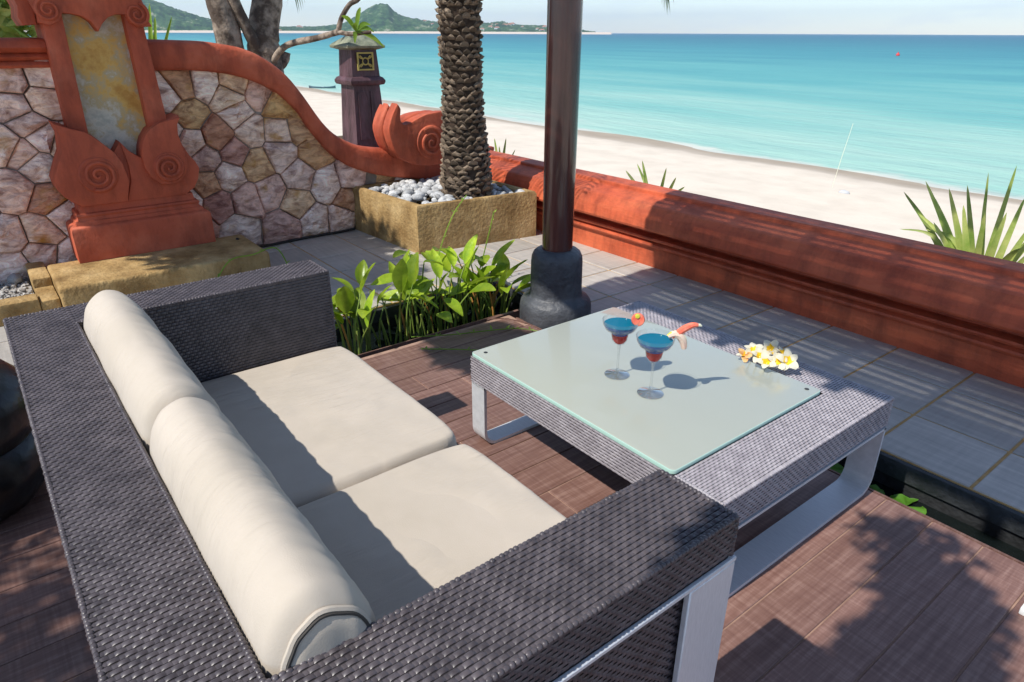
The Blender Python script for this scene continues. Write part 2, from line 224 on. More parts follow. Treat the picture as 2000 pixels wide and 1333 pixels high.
    r2 = N.new('ShaderNodeValToRGB'); r2.color_ramp.elements[0].position = 0.35; r2.color_ramp.elements[0].color = (0.95, 0.945, 0.94, 1); r2.color_ramp.elements[1].position = 0.6; r2.color_ramp.elements[1].color = (1.05, 1.05, 1.05, 1); L.new(n2.outputs['Fac'], r2.inputs[0])
    mm = N.new('ShaderNodeMixRGB'); mm.blend_type = 'MULTIPLY'; mm.inputs[0].default_value = 1; L.new(r.outputs[0], mm.inputs[1]); L.new(r2.outputs[0], mm.inputs[2]); L.new(mm.outputs[0], b.inputs['Base Color'])
    n3 = N.new('ShaderNodeTexNoise'); n3.inputs['Scale'].default_value = 5; n3.inputs['Detail'].default_value = 8; L.new(gm.outputs['Position'], n3.inputs['Vector'])
    bp = N.new('ShaderNodeBump'); bp.inputs['Strength'].default_value = 0.3; bp.inputs['Distance'].default_value = 0.03; L.new(n3.outputs['Fac'], bp.inputs['Height']); L.new(bp.outputs[0], b.inputs['Normal'])
    MT['sand'] = m
    # frosted glass, clear drinking glass, drinks, pond water
    m = bpy.data.materials.new('frosted_table_glass'); N, L = nodes_of(m); b = N['Principled BSDF']; b.inputs['Base Color'].default_value = (0.40, 0.425, 0.365, 1); b.inputs['Roughness'].default_value = 0.4; b.inputs['Coat Weight'].default_value = 0.55; b.inputs['Coat Roughness'].default_value = 0.03
    MT['frost'] = m
    m = mat('glass_edge', (0.40, 0.60, 0.53), rough=0.15); MT['glassedge'] = m
    def thin_glass(name, key, pwv, mul, add):
        m = bpy.data.materials.new(name); N, L = nodes_of(m); N.remove(N['Principled BSDF']); o = N['Material Output']
        t = N.new('ShaderNodeBsdfTransparent'); t.inputs[0].default_value = (0.985, 0.99, 0.99, 1); g = N.new('ShaderNodeBsdfGlossy'); g.inputs['Roughness'].default_value = 0.04; lw = N.new('ShaderNodeLayerWeight'); lw.inputs[0].default_value = 0.5
        pw = N.new('ShaderNodeMath'); pw.operation = 'POWER'; pw.inputs[1].default_value = pwv; ml = N.new('ShaderNodeMath'); ml.operation = 'MULTIPLY_ADD'; ml.inputs[1].default_value = mul; ml.inputs[2].default_value = add
        ms = N.new('ShaderNodeMixShader'); L.new(lw.outputs['Facing'], pw.inputs[0]); L.new(pw.outputs[0], ml.inputs[0]); L.new(ml.outputs[0], ms.inputs[0]); L.new(t.outputs[0], ms.inputs[1]); L.new(g.outputs[0], ms.inputs[2]); L.new(ms.outputs[0], o.inputs[0]); MT[key] = m
    thin_glass('clear_thin_glass', 'glass', 3.0, 0.6, 0.03); thin_glass('clear_solid_glass', 'stemglass', 1.4, 0.75, 0.12)
    def drink(name, c, key):
        m = bpy.data.materials.new(name); N, L = nodes_of(m); b = N['Principled BSDF']; b.inputs['Base Color'].default_value = (*c, 1); b.inputs['Roughness'].default_value = 0.05
        t = N.new('ShaderNodeBsdfTranslucent'); t.inputs[0].default_value = (*c, 1); ms = N.new('ShaderNodeMixShader'); ms.inputs[0].default_value = 0.35; L.new(b.outputs[0], ms.inputs[1]); L.new(t.outputs[0], ms.inputs[2]); L.new(ms.outputs[0], N['Material Output'].inputs[0]); MT[key] = m
    drink('blue_liqueur', (0.003, 0.15, 0.55), 'blue'); drink('red_syrup', (0.62, 0.008, 0.012), 'syrup'); drink('teal_surface', (0.0, 0.22, 0.36), 'teal')
    m = bpy.data.materials.new('still_pond_water'); N, L = nodes_of(m); b = N['Principled BSDF']; b.inputs['Base Color'].default_value = (0.006, 0.009, 0.009, 1); b.inputs['Roughness'].default_value = 0.06; b.inputs['Specular IOR Level'].default_value = 0.4; MT['water'] = m
    # wooded hills with pale rock
    m = bpy.data.materials.new('wooded_hill'); N, L = nodes_of(m); b = N['Principled BSDF']; b.inputs['Roughness'].default_value = 0.95; b.inputs['Specular IOR Level'].default_value = 0.05
    gm = N.new('ShaderNodeNewGeometry'); n = N.new('ShaderNodeTexNoise'); n.inputs['Scale'].default_value = 0.045; n.inputs['Detail'].default_value = 8; n.inputs['Roughness'].default_value = 0.7; L.new(gm.outputs['Position'], n.inputs['Vector'])
    r = N.new('ShaderNodeValToRGB'); e = r.color_ramp.elements; e[0].position = 0.40; e[0].color = (0.010, 0.035, 0.020, 1); e[1].position = 0.66; e[1].color = (0.34, 0.32, 0.25, 1); k = e.new(0.50); k.color = (0.03, 0.085, 0.03, 1); k = e.new(0.58); k.color = (0.075, 0.14, 0.05, 1)
    L.new(n.outputs['Fac'], r.inputs[0]); L.new(r.outputs[0], b.inputs['Base Color']); MT['hill'] = m
custom_materials()

# ------------------------------------------------------------------ mesh helpers
ORG = {}
class MB:
    def __init__(s): s.v = []; s.f = []; s.m = []
    def add(s, vs, fs, mi=0):
        o = len(s.v); s.v += [tuple(p) for p in vs]; s.f += [tuple(i + o for i in f) for f in fs]; s.m += [mi] * len(fs); return s
    def box(s, x0, x1, y0, y1, z0, z1, mi=0):
        return s.add([(x0, y0, z0), (x1, y0, z0), (x1, y1, z0), (x0, y1, z0), (x0, y0, z1), (x1, y0, z1), (x1, y1, z1), (x0, y1, z1)],
                     [(0, 3, 2, 1), (4, 5, 6, 7), (0, 1, 5, 4), (1, 2, 6, 5), (2, 3, 7, 6), (3, 0, 4, 7)], mi)
    def bbox(s, x0, x1, y0, y1, z0, z1, b=0.006, mi=0, seg=2):
        bm = bmesh.new(); bmesh.ops.create_cube(bm, size=1)
        for v in bm.verts: v.co = Vector(((x0 + x1) / 2 + v.co.x * (x1 - x0), (y0 + y1) / 2 + v.co.y * (y1 - y0), (z0 + z1) / 2 + v.co.z * (z1 - z0)))
        bmesh.ops.bevel(bm, geom=bm.edges[:], offset=b, segments=seg, affect='EDGES', profile=0.6)
        return s.bm(bm, mi)
    def bm(s, bm, mi=0):
        bm.verts.ensure_lookup_table(); bm.verts.index_update()
        s.add([v.co.copy() for v in bm.verts], [[v.index for v in f.verts] for f in bm.faces], mi); bm.free(); return s
    def lathe(s, prof, c=(0, 0, 0), n=24, mi=0, cap=True):
        vs = []; fs = []
        for r, z in prof:
            for k in range(n):
                a = 2 * math.pi * k / n; vs.append((c[0] + r * math.cos(a), c[1] + r * math.sin(a), c[2] + z))
        for j in range(len(prof) - 1):
            for k in range(n):
                k2 = (k + 1) % n; fs.append((j * n + k, j * n + k2, (j + 1) * n + k2, (j + 1) * n + k))
        if cap:
            fs.append(tuple(range(n - 1, -1, -1))); fs.append(tuple((len(prof) - 1) * n + k for k in range(n)))
        return s.add(vs, fs, mi)
    def tube(s, pts, rad, n=8, mi=0, cap=True):
        pts = [Vector(p) for p in pts]
        if not hasattr(rad, '__len__'): rad = [rad] * len(pts)
        vs = []; fs = []; up = None
        for i, p in enumerate(pts):
            t = (pts[min(i + 1, len(pts) - 1)] - pts[max(i - 1, 0)]).normalized()
            if up is None:
                up = Vector((0, 0, 1)) if abs(t.z) < 0.9 else Vector((1, 0, 0))
            a = t.cross(up)
            if a.length < 1e-5: a = t.cross(Vector((0.3, 0.8, 0.2)))
            a.normalize(); b2 = a.cross(t).normalized(); up = b2
            for k in range(n):
                w = 2 * math.pi * k / n; vs.append(p + (a * math.cos(w) + b2 * math.sin(w)) * rad[i])
        for j in range(len(pts) - 1):
            for k in range(n):
                k2 = (k + 1) % n; fs.append((j * n + k, j * n + k2, (j + 1) * n + k2, (j + 1) * n + k))
        if cap: fs.append(tuple(range(n - 1, -1, -1))); fs.append(tuple((len(pts) - 1) * n + k for k in range(n)))
        return s.add(vs, fs, mi)
    def prism(s, poly, x0, x1, b=0.0, seg=2, mi=0):
        # polygon in (y,z), extruded along x; the x1 rim is bevelled
        bm = bmesh.new(); A = [bm.verts.new((x0, y, z)) for y, z in poly]; B = [bm.verts.new((x1, y, z)) for y, z in poly]; n = len(poly)
        bm.faces.new(A); top = bm.faces.new(B)
        for i in range(n): bm.faces.new((A[i], A[(i + 1) % n], B[(i + 1) % n], B[i]))
        bmesh.ops.recalc_face_normals(bm, faces=bm.faces[:])
        if b: bmesh.ops.bevel(bm, geom=list(top.edges), offset=b, segments=seg, affect='EDGES', profile=0.6)
        return s.bm(bm, mi)
    def loft(s, rings, mi=0, cap=True):
        n = len(rings[0]); vs = [p for r in rings for p in r]; fs = []
        for j in range(len(rings) - 1):
            for k in range(n):
                k2 = (k + 1) % n; fs.append((j * n + k, j * n + k2, (j + 1) * n + k2, (j + 1) * n + k))
        if cap: fs.append(tuple(range(n - 1, -1, -1))); fs.append(tuple((len(rings) - 1) * n + k for k in range(n)))
        return s.add(vs, fs, mi)
    def mesh(s, name, mats, smooth=True, angle=40, off=(0, 0, 0)):
        me = bpy.data.meshes.new(name); ox, oy, oz = off
        me.from_pydata([(x - ox, y - oy, z - oz) for x, y, z in s.v], [], s.f)
        for m in mats: me.materials.append(m)
        if len(mats) > 1: me.polygons.foreach_set('material_index', s.m)
        bm = bmesh.new(); bm.from_mesh(me); bmesh.ops.recalc_face_normals(bm, faces=bm.faces[:])
        if smooth:
            for f in bm.faces: f.smooth = True
            ca = R(angle)
            for e in bm.edges:
                if len(e.link_faces) == 2 and e.calc_face_angle(0) > ca: e.smooth = False
        bm.to_mesh(me); bm.free(); return me
def tag(o, label=None, cat=None, group=None, kind=None):
    if label: o['label'] = label
    if cat: o['category'] = cat
    if group: o['group'] = group
    if kind: o['kind'] = kind
    return o
def link(name, me, parent=None, loc=None):
    o = bpy.data.objects.new(name, me); col.objects.link(o)
    if parent is not None: o.parent = parent
    if loc is not None: o.location = loc
    return o
def empty(name, loc=(0, 0, 0), label=None, cat=None, group=None, kind=None, rz=0):
    o = bpy.data.objects.new(name, None); col.objects.link(o); o.location = loc; o.rotation_euler[2] = rz; o.empty_display_size = 0.1
    ORG[o.name] = Vector(loc); tag(o, label, cat, group, kind); return o
def build(name, mb, m, parent=None, smooth=True, angle=40, **kw):
    # vertices are given in world metres; a top-level mesh gets its origin at its base centre
    mats = m if isinstance(m, (list, tuple)) else [m]
    if parent is None:
        xs = [p[0] for p in mb.v]; ys = [p[1] for p in mb.v]; zs = [p[2] for p in mb.v]
        off = Vector(((min(xs) + max(xs)) / 2, (min(ys) + max(ys)) / 2, min(zs)))
        o = link(name, mb.mesh(name, mats, smooth, angle, off), None, off); ORG[o.name] = off
    else:
        off = ORG[parent.name]; o = link(name, mb.mesh(name, mats, smooth, angle, off), parent); ORG[o.name] = off
    tag(o, **kw); return o
def copy_tree(o, parent=None):
    c = o.copy(); col.objects.link(c); c.parent = parent
    for ch in list(o.children): copy_tree(ch, c)
    return c
def lerp(a, b, t): return a + (b - a) * t
def interp(tab, x):
    if x <= tab[0][0]: return tab[0][1]
    for (a, b), (c, d) in zip(tab, tab[1:]):
        if x <= c: return b + (d - b) * (x - a) / (c - a)
    return tab[-1][1]
def smooth_curve(pts, n=6):
    out = []; P = [Vector(p) for p in pts]
    for i in range(len(P) - 1):
        p0 = P[max(i - 1, 0)]; p1 = P[i]; p2 = P[i + 1]; p3 = P[min(i + 2, len(P) - 1)]
        for k in range(n):
            t = k / n
            out.append(0.5 * ((2 * p1) + (p2 - p0) * t + (2 * p0 - 5 * p1 + 4 * p2 - p3) * t * t + (3 * p1 - p0 - 3 * p2 + p3) * t ** 3))
    out.append(P[-1]); return out

# ================================================================== SETTING: sand, sea, hills
def sand_z(x, y):
    return -0.95 - 0.033 * max(0, y - 4) - (0.05 * (y - 14.6) if y > 14.6 else 0) + 0.04 * noise.noise((x * 0.3, y * 0.5, 2))
mb = MB(); xs = [-6500, -3000, -1200, -500, -200, -100, -60] + [-40 + 1.0 * i for i in range(48)] + [12, 30, 80, 300, 1200, 3000]; ys = [-3000, -800, -200, -60, -20, -8] + [-3 + 0.7 * i for i in range(32)] + [22, 30]
xs = sorted(set(xs)); nx = len(xs)
for y in ys:
    for x in xs: mb.v.append((x, y, sand_z(x, y)))
for j in range(len(ys) - 1):
    for i in range(nx - 1): mb.f.append((j * nx + i, j * nx + i + 1, (j + 1) * nx + i + 1, (j + 1) * nx + i)); mb.m.append(0)
build('sand_beach', mb, MT['sand'], kind='structure')
mb = MB(); S = 6300; ys = [13.0] + [14 + 0.5 * i for i in range(30)] + [32, 40, 60, 100, 200, 500, 1200, 2500, S]; xs = [-S, -3000, -1200, -400, -150, -80] + [-60 + 1.5 * i for i in range(50)] + [40, 150, 500, 1500, S]; nx = len(xs)
for y in ys:
    for x in xs: mb.v.append((x, y, -1.30 + (0.02 * noise.noise((x * 0.5, y * 1.2, 0)) if y < 60 and abs(x) < 100 else 0)))
for j in range(len(ys) - 1):
    for i in range(nx - 1): mb.f.append((j * nx + i, j * nx + i + 1, (j + 1) * nx + i + 1, (j + 1) * nx + i)); mb.m.append(0)
build('sea', mb, MT['sea'], kind='structure')

# ridges on the far shore of the bay: direction (x, y) and skyline slope
RD = [(-0.7750, 0.7920, 0.0), (-0.7884, 0.7743, 0.0018), (-0.8150, 0.7450, 0.006), (-0.8399, 0.7145, 0.0097), (-0.8650, 0.6850, 0.0108), (-0.8780, 0.6680, 0.0155), (-0.8920, 0.6505, 0.0128), (-0.9314, 0.6002, 0.0135), (-0.9500, 0.5790, 0.0165), (-0.9685, 0.5578, 0.0205), (-0.9760, 0.5530, 0.0235), (-0.9830, 0.5480, 0.0290), (-0.9890, 0.5430, 0.0370), (-0.9960, 0.5363, 0.0390), (-1.0000, 0.5290, 0.0365), (-1.0050, 0.5200, 0.0325), (-1.0114, 0.5055, 0.0230), (-1.0220, 0.4870, 0.0125), (-1.0400, 0.4600, 0.0075), (-1.0708, 0.4186, 0.0069), (-1.1050, 0.3800, 0.008), (-1.1385, 0.3381, 0.0146), (-1.1750, 0.3030, 0.028), (-1.2084, 0.2688, 0.043), (-1.26, 0.2, 0.060), (-1.3426, 0.0974, 0.062), (-1.36, -0.1, 0.05), (-1.3, -0.5, 0.03)]
prof = sorted((math.atan2(d[1], d[0]), d[2] / math.hypot(d[0], d[1])) for d in RD if math.atan2(d[1], d[0]) > 0)
mb = MB(); na = 460; nr = 26; a0 = prof[0][0]; a1 = prof[-1][0] + 0.1
for i in range(na):
    a = a0 + (a1 - a0) * i / (na - 1)
    for j in range(nr):
        t = j / (nr - 1); r = 1450 + 750 * t; hgt = interp(prof, a) * 1790
        s_ = math.sin(math.pi * min(1, t * 1.08)) ** 0.8 if t < 0.93 else 0
        n1 = noise.noise((a * 60, t * 9, 0)) * 0.10 + noise.noise((a * 160, t * 25, 4)) * 0.06
        z = -1.6 + max(0, hgt * s_ * (1 + n1 * (0.4 if s_ > 0.9 else 1.3))) + (3.6 if 0.03 < t < 0.9 else 0) * random.random() * (1 if hgt > 3 else 0)
        mb.v.append((r * math.cos(a), r * math.sin(a), z))
for i in range(na - 1):
    for j in range(nr - 1): mb.f.append((i * nr + j, (i + 1) * nr + j, (i + 1) * nr + j + 1, i * nr + j + 1)); mb.m.append(0)
build('hills', mb, MT['hill'], smooth=True, angle=80, kind='structure')
mb = MB(); na = 120
for i in range(na):
    a = a0 + (a1 - a0) * i / (na - 1)
    for r, z in ((1425, -1.5), (1436, -0.4), (1462, 2.6)): mb.v.append((r * math.cos(a), r * math.sin(a), z))
for i in range(na - 1):
    for j in range(2): mb.f.append((i * 3 + j, i * 3 + 3 + j, i * 3 + 4 + j, i * 3 + 1 + j)); mb.m.append(0)
build('far_beach', mb, mat('far_pale_sand', (0.62, 0.52, 0.42), rough=0.9), kind='structure')
def hill_pt(a, t):
    hgt = interp(prof, a) * 1790; s_ = math.sin(math.pi * min(1, t * 1.08)) ** 0.8; r = 1450 + 750 * t
    return Vector((r * math.cos(a), r * math.sin(a), -1.6 + hgt * s_))
vm = MB(); vm.box(-9, 9, -6, 6, -6, 5, 0); vm.add([(-10, -7, 5), (10, -7, 5), (10, 7, 5), (-10, 7, 5), (-5, 0, 9), (5, 0, 9)], [(0, 1, 5, 4), (1, 2, 5), (2, 3, 4, 5), (3, 0, 4), (3, 2, 1, 0)], 1)
villa_me = vm.mesh('villa', [MT['white'], MT['orange_roof']], False)
random.seed(21)
for i in range(46):
    u = random.random(); d = (-0.80 - 0.16 * u, 0.755 - 0.19 * u) if i < 40 else (-1.03 - 0.1 * random.random(), 0.45 - 0.1 * random.random())
    a = math.atan2(d[1], d[0]); p = hill_pt(a, 0.05 + 0.3 * random.random())
    o = link('hillside_villa', villa_me, None, p); k = random.uniform(0.25, 0.6); o.scale = (k, k, k); o.rotation_euler[2] = a + random.uniform(-0.5, 0.5) + math.pi / 2
    tag(o, 'tiny white villa with a clay roof among the trees on the hilly far shore', 'villa', 'villas scattered over the far headland')

# ================================================================== terrace, deck, pond
random.seed(3)
terr = MB(); terr.box(-4.62, -3.10, -1.6, 2.28, -0.5, -0.005); terr.box(-4.62, 1.6, 2.281, 3.24, -0.5, -0.005); terr.box(-0.25, 1.6, 2.03, 2.28, -0.5, -0.005)
terrace = build('terrace', terr, MT['grout'], smooth=False, kind='structure')
tcache = {}
def tile_obj(name, x0, x1, y0, y1, z0, z1, m, parent, gap=0.0052, b=0.003):
    w = round(x1 - x0 - 2 * gap, 4); d = round(y1 - y0 - 2 * gap, 4); key = (name, w, d, m.name)
    if key not in tcache:
        q = MB(); q.bbox(-w / 2, w / 2, -d / 2, d / 2, z0, z1, b, 0, 1); tcache[key] = q.mesh(name, [m], False)
    o = link(name, tcache[key], parent, Vector(((x0 + x1) / 2, (y0 + y1) / 2, 0)) - ORG[parent.name]); return o
cols = [-0.51 + 0.325 * i for i in range(-13, 7)]
rows = [2.28, 2.62, 2.945, 3.235]
for y0, y1 in zip(rows, rows[1:]):
    for x0 in cols:
        if x0 < -4.7: continue
        tile_obj('floor_tile', max(x0, -4.61), x0 + 0.325, y0, y1, -0.03, random.uniform(-0.0005, 0.0005) * 0, MT['tile'], terrace)
yy = [2.28 - 0.33 * i for i in range(0, 12)]
for y1, y0 in zip(yy, yy[1:]):
    x0 = -4.61
    for x1 in (-4.41, -4.085, -3.76, -3.435, -3.10): tile_obj('floor_tile', x0, x1, y0, y1, -0.03, 0, MT['tile'], terrace); x0 = x1
for i in range(5): tile_obj('floor_tile', -0.25 + 0.37 * i, 0.12 + 0.37 * i, 2.035, 2.28, -0.03, 0, MT['tile'], terrace)
# deck of wood-look planks
deck = build('deck', MB().box(-2.585, 1.6, -2.6, 2.0105, -0.10, -0.004), MT['deckgrout'], smooth=False, kind='structure')
XJ = [-0.238 - 0.1365 * k for k in range(-13, 18)]
def deck_end(x): return 2.012 if x > -2.38 else 2.012 - (0.22 - math.sqrt(max(0, 0.0484 - (-2.38 - x) ** 2)))
pl = {}
for k, x1 in enumerate(XJ):
    x0 = x1 - 0.1365
    if x1 < -2.55: continue
    x0 = max(x0, -2.60); yend = deck_end((x0 + x1) / 2); y = yend; L0 = random.uniform(0.4, 1.9)
    while y > -2.5:
        y0 = max(y - L0, -2.6); tile_obj('plank', x0, x1, y0, y, -0.03, 0.0, MT['plank'], deck, 0.0022, 0.0018); y = y0; L0 = random.choice((1.5, 1.9, 1.3))
edge = [(-2.612, -2.6), (-2.612, 1.80), (-2.60, 1.88), (-2.565, 1.95), (-2.51, 1.985), (-2.44, 2.008), (-2.36, 2.016), (-0.25, 2.016)]
ce = smooth_curve([(x, y, 0) for x, y in edge], 4); mb = MB()
rings = []
for i, p in enumerate(ce):
    t = (ce[min(i + 1, len(ce) - 1)] - ce[max(i - 1, 0)]).normalized(); n_ = Vector((-t.y, t.x, 0))
    rings.append([p + n_ * 0.008 + Vector((0, 0, -0.16)), p + n_ * 0.008 + Vector((0, 0, -0.001)), p - n_ * 0.003 + Vector((0, 0, 0.0015)), p - n_ * 0.003 + Vector((0, 0, -0.16))])
mb.loft(rings); build('edge_trim', mb, MT['plank'], deck)
# pond: lining, kerb and still water
mb = MB(); mb.box(-3.10, -2.60, -0.6, 2.28, -0.62, -0.60); mb.box(-2.60, -0.25, 2.03, 2.28, -0.62, -0.60)
mb.box(-3.104, -3.09, -0.6, 2.28, -0.6, -0.034); mb.box(-3.09, -2.60, -0.62, -0.6, -0.6, -0.01); mb.box(-0.262, -0.25, 2.0, 2.28, -0.6, -0.034); mb.box(-3.09, -0.262, 2.27, 2.2795, -0.6, -0.0755); mb.box(-3.09, -3.08, -0.6, 2.27, -0.6, -0.0755)
build('pond_basin', mb, MT['pond'], smooth=False, kind='structure')
mb = MB(); mb.bbox(-3.09, -0.262, 2.258, 2.2795, -0.075, -0.007, 0.005); mb.bbox(-3.0895, -3.065, -0.6, 2.258, -0.075, -0.007, 0.005)
build('pond_kerb', mb, MT['kerb'], kind='structure')
build('pond_water', MB().add([(-3.09, -0.6, -0.125), (-2.5, -0.6, -0.125), (-2.5, 2.02, -0.125), (-0.26, 2.02, -0.125), (-0.26, 2.28, -0.125), (-3.09, 2.28, -0.125)], [(0, 1, 2, 3, 4, 5)]), MT['water'], smooth=False, kind='structure')
build('planting_bank', MB().bbox(-9, 2.2, 3.42, 4.35, -1.15, 0.05, 0.06), MT['soil'], kind='structure')

# ================================================================== sea wall (moulded red ledge)
wall = empty('sea_wall', (-1.8, 3.3, 0), 'long low red moulded wall between the grey terrace and the beach', 'wall')
P = [(3.20, -0.2), (3.20, 0.118), (3.192, 0.126), (3.178, 0.130), (3.172, 0.140), (3.176, 0.150), (3.190, 0.154), (3.200, 0.160), (3.200, 0.166), (3.172, 0.172), (3.166, 0.182), (3.170, 0.190), (3.235, 0.198), (3.245, 0.228), (3.20, 0.236), (3.126, 0.243), (3.113, 0.250), (3.108, 0.262), (3.118, 0.315), (3.135, 0.352), (3.153, 0.382), (3.164, 0.390), (3.215, 0.408), (3.272, 0.4255), (3.276, 0.441), (3.284, 0.447), (3.33, 0.451), (3.392, 0.453), (3.405, 0.447), (3.41, 0.43), (3.41, -0.4), (3.3, -0.4)]
x0, x1 = -4.64, 1.7
rings = []
nseg = 40
for i in range(nseg + 1):
    x = x0 + (x1 - x0) * i / nseg
    rings.append([(x, y + 0.0025 * noise.noise((x * 1.3, z * 5, 1)), z + (0.002 * noise.noise((x * 1.7, y * 7, 5)) if z > 0.05 else 0)) for y, z in P])
build('moulded_body', MB().loft(rings), MT['redgloss'], wall, angle=16)
mb = MB()
mb.bbox(-6.1, -4.66, 3.10, 3.45, -1.3, 0.38, 0.02); mb.bbox(-6.14, -4.66, 3.06, 3.49, 0.381, 0.43, 0.015); mb.bbox(-6.12, -4.66, 3.08, 3.47, 0.431, 0.47, 0.015)
build('wall_return', mb, MT['red'], wall)

# ================================================================== left garden wall: rubble stones, coping, scroll
gw = empty('garden_wall', (-4.7, 1.2, 0), 'rubble stone garden wall with a sweeping red coping ending in a scroll', 'wall')
CT = [(0.90, 1.287), (1.126, 1.28), (1.265, 1.274), (1.379, 1.259), (1.496, 1.233), (1.613, 1.177), (1.73, 1.085), (1.817, 0.975), (1.904, 0.837), (1.966, 0.751), (2.034, 0.685), (2.142, 0.623), (2.256, 0.581), (2.458, 0.545), (2.75, 0.50), (3.10, 0.47)]
CB = [(0.90, 1.122), (1.125, 1.122), (1.237, 1.113), (1.382, 1.092), (1.53, 1.047), (1.65, 0.982), (1.769, 0.867), (1.857, 0.733), (1.95, 0.602), (2.053, 0.503), (2.163, 0.442), (2.32, 0.385), (2.571, 0.33), (2.84, 0.29), (3.10, 0.27)]
def resample(pts, n):
    c = smooth_curve([(0, y, z) for y, z in pts], 8); d = [0]
    for a, b in zip(c, c[1:]): d.append(d[-1] + (b - a).length)
    out = []
    for i in range(n):
        s_ = d[-1] * i / (n - 1); k = 0
        while k < len(d) - 2 and d[k + 1] < s_: k += 1
        out.append(c[k].lerp(c[k + 1], (s_ - d[k]) / max(1e-9, d[k + 1] - d[k])))
    return out
T_ = resample(CT, 70); B_ = resample(CB, 70)
rings = []
for t, b in zip(T_, B_):
    v = (t - b); h = v.length; u = v / h
    def q(f, x): p = b + u * f; return (x, p.y, p.z)
    rings.append([q(0, -4.60), q(0.0, -4.548), q(0.006, -4.536), q(0.02, -4.53), q(h * 0.5, -4.522), q(h - 0.03, -4.526), q(h - 0.012, -4.535), q(h, -4.56), q(h + 0.003, -4.66), q(h - 0.01, -4.79), q(0, -4.80)])
build('coping', MB().loft(rings), MT['red'], gw, angle=50)
PL = [(-4.60, 1.150), (-4.545, 1.152), (-4.535, 1.165), (-4.545, 1.18), (-4.56, 1.185), (-4.535, 1.195), (-4.525, 1.205), (-4.535, 1.216), (-4.55, 1.222), (-4.515, 1.235), (-4.50, 1.25), (-4.505, 1.275), (-4.53, 1.292), (-4.80, 1.295), (-4.80, 1.15)]
build('moulded_coping', MB().loft([[(x, y, z) for x, z in PL] for y in (-1.8, -0.6, 0.47)]), MT['red'], gw, angle=45)
mb = MB(); mid = lambda y: (interp(CT, y) + interp(CB, y)) / 2
pts = [(-1.8 + 0.06 * i, 0) for i in range(82)]
ring_f = [(y, min(1.2, mid(y)) if y > 0.9 else 1.2) for y, _ in pts]
poly = [(-1.8, -0.9)] + [(3.08, -0.9)] + [(y, z) for y, z in reversed(ring_f)]
mb.prism(poly, -4.79, -4.6205); build('mortar_core', mb, MT['mortar'], gw, smooth=False)
SEED = [(1.021, 0.99), (1.108, 1.043), (1.248, 1.044), (1.415, 1.047), (1.128, 0.868), (1.37, 0.959), (1.407, 0.86), (1.569, 0.971), (1.684, 0.891), (1.271, 0.738), (1.363, 0.626), (1.479, 0.743), (1.662, 0.733), (1.803, 0.745), (1.891, 0.58), (1.649, 0.593), (1.491, 0.536), (1.104, 0.705), (1.176, 0.6), (1.298, 0.482), (1.762, 0.429), (1.958, 0.353), (1.555, 0.344), (1.386, 0.315), (1.721, 0.252), (1.206, 0.313), (1.16, 0.449), (1.61, 0.103), (1.832, 0.097), (2.047, 0.094), (2.109, 0.224), (1.316, 0.126), (2.137, 0.386), (2.358, 0.335), (2.26, 0.20), (2.42, 0.12), (2.6, 0.22), (2.25, 0.06), (2.8, 0.12), (1.05, 0.2), (1.02, 0.36), (1.0, 0.56), (1.0, 0.78), (0.289, 1.098), (0.419, 1.112), (0.272, 0.96), (0.399, 0.992), (0.353, 0.796), (0.249, 0.725), (0.18, 0.771), (0.308, 0.872), (0.302, 0.651), (0.163, 0.537), (0.305, 0.461), (0.077, 0.285), (0.234, 0.297), (0.196, 0.16), (0.359, 0.372), (0.097, 1.044), (0.052, 0.872), (-0.001, 0.67), (-0.062, 0.435), (-0.147, 0.196), (0.06, 0.12), (0.35, 0.12), (-0.1, 1.1), (-0.14, 0.95), (-0.2, 0.76), (-0.24, 0.56), (-0.3, 0.36), (-0.33, 0.14), (0.45, 0.55), (0.45, 0.75), (0.5, 0.2)]
def clip_half(poly, a, b, c):
    out = []
    for i in range(len(poly)):
        p = poly[i]; q = poly[(i + 1) % len(poly)]; dp = a * p[0] + b * p[1] - c; dq = a * q[0] + b * q[1] - c
        if dp <= 0: out.append(p)
        if dp * dq < 0:
            t = dp / (dp - dq); out.append((p[0] + (q[0] - p[0]) * t, p[1] + (q[1] - p[1]) * t))
    return out
random.seed(12)
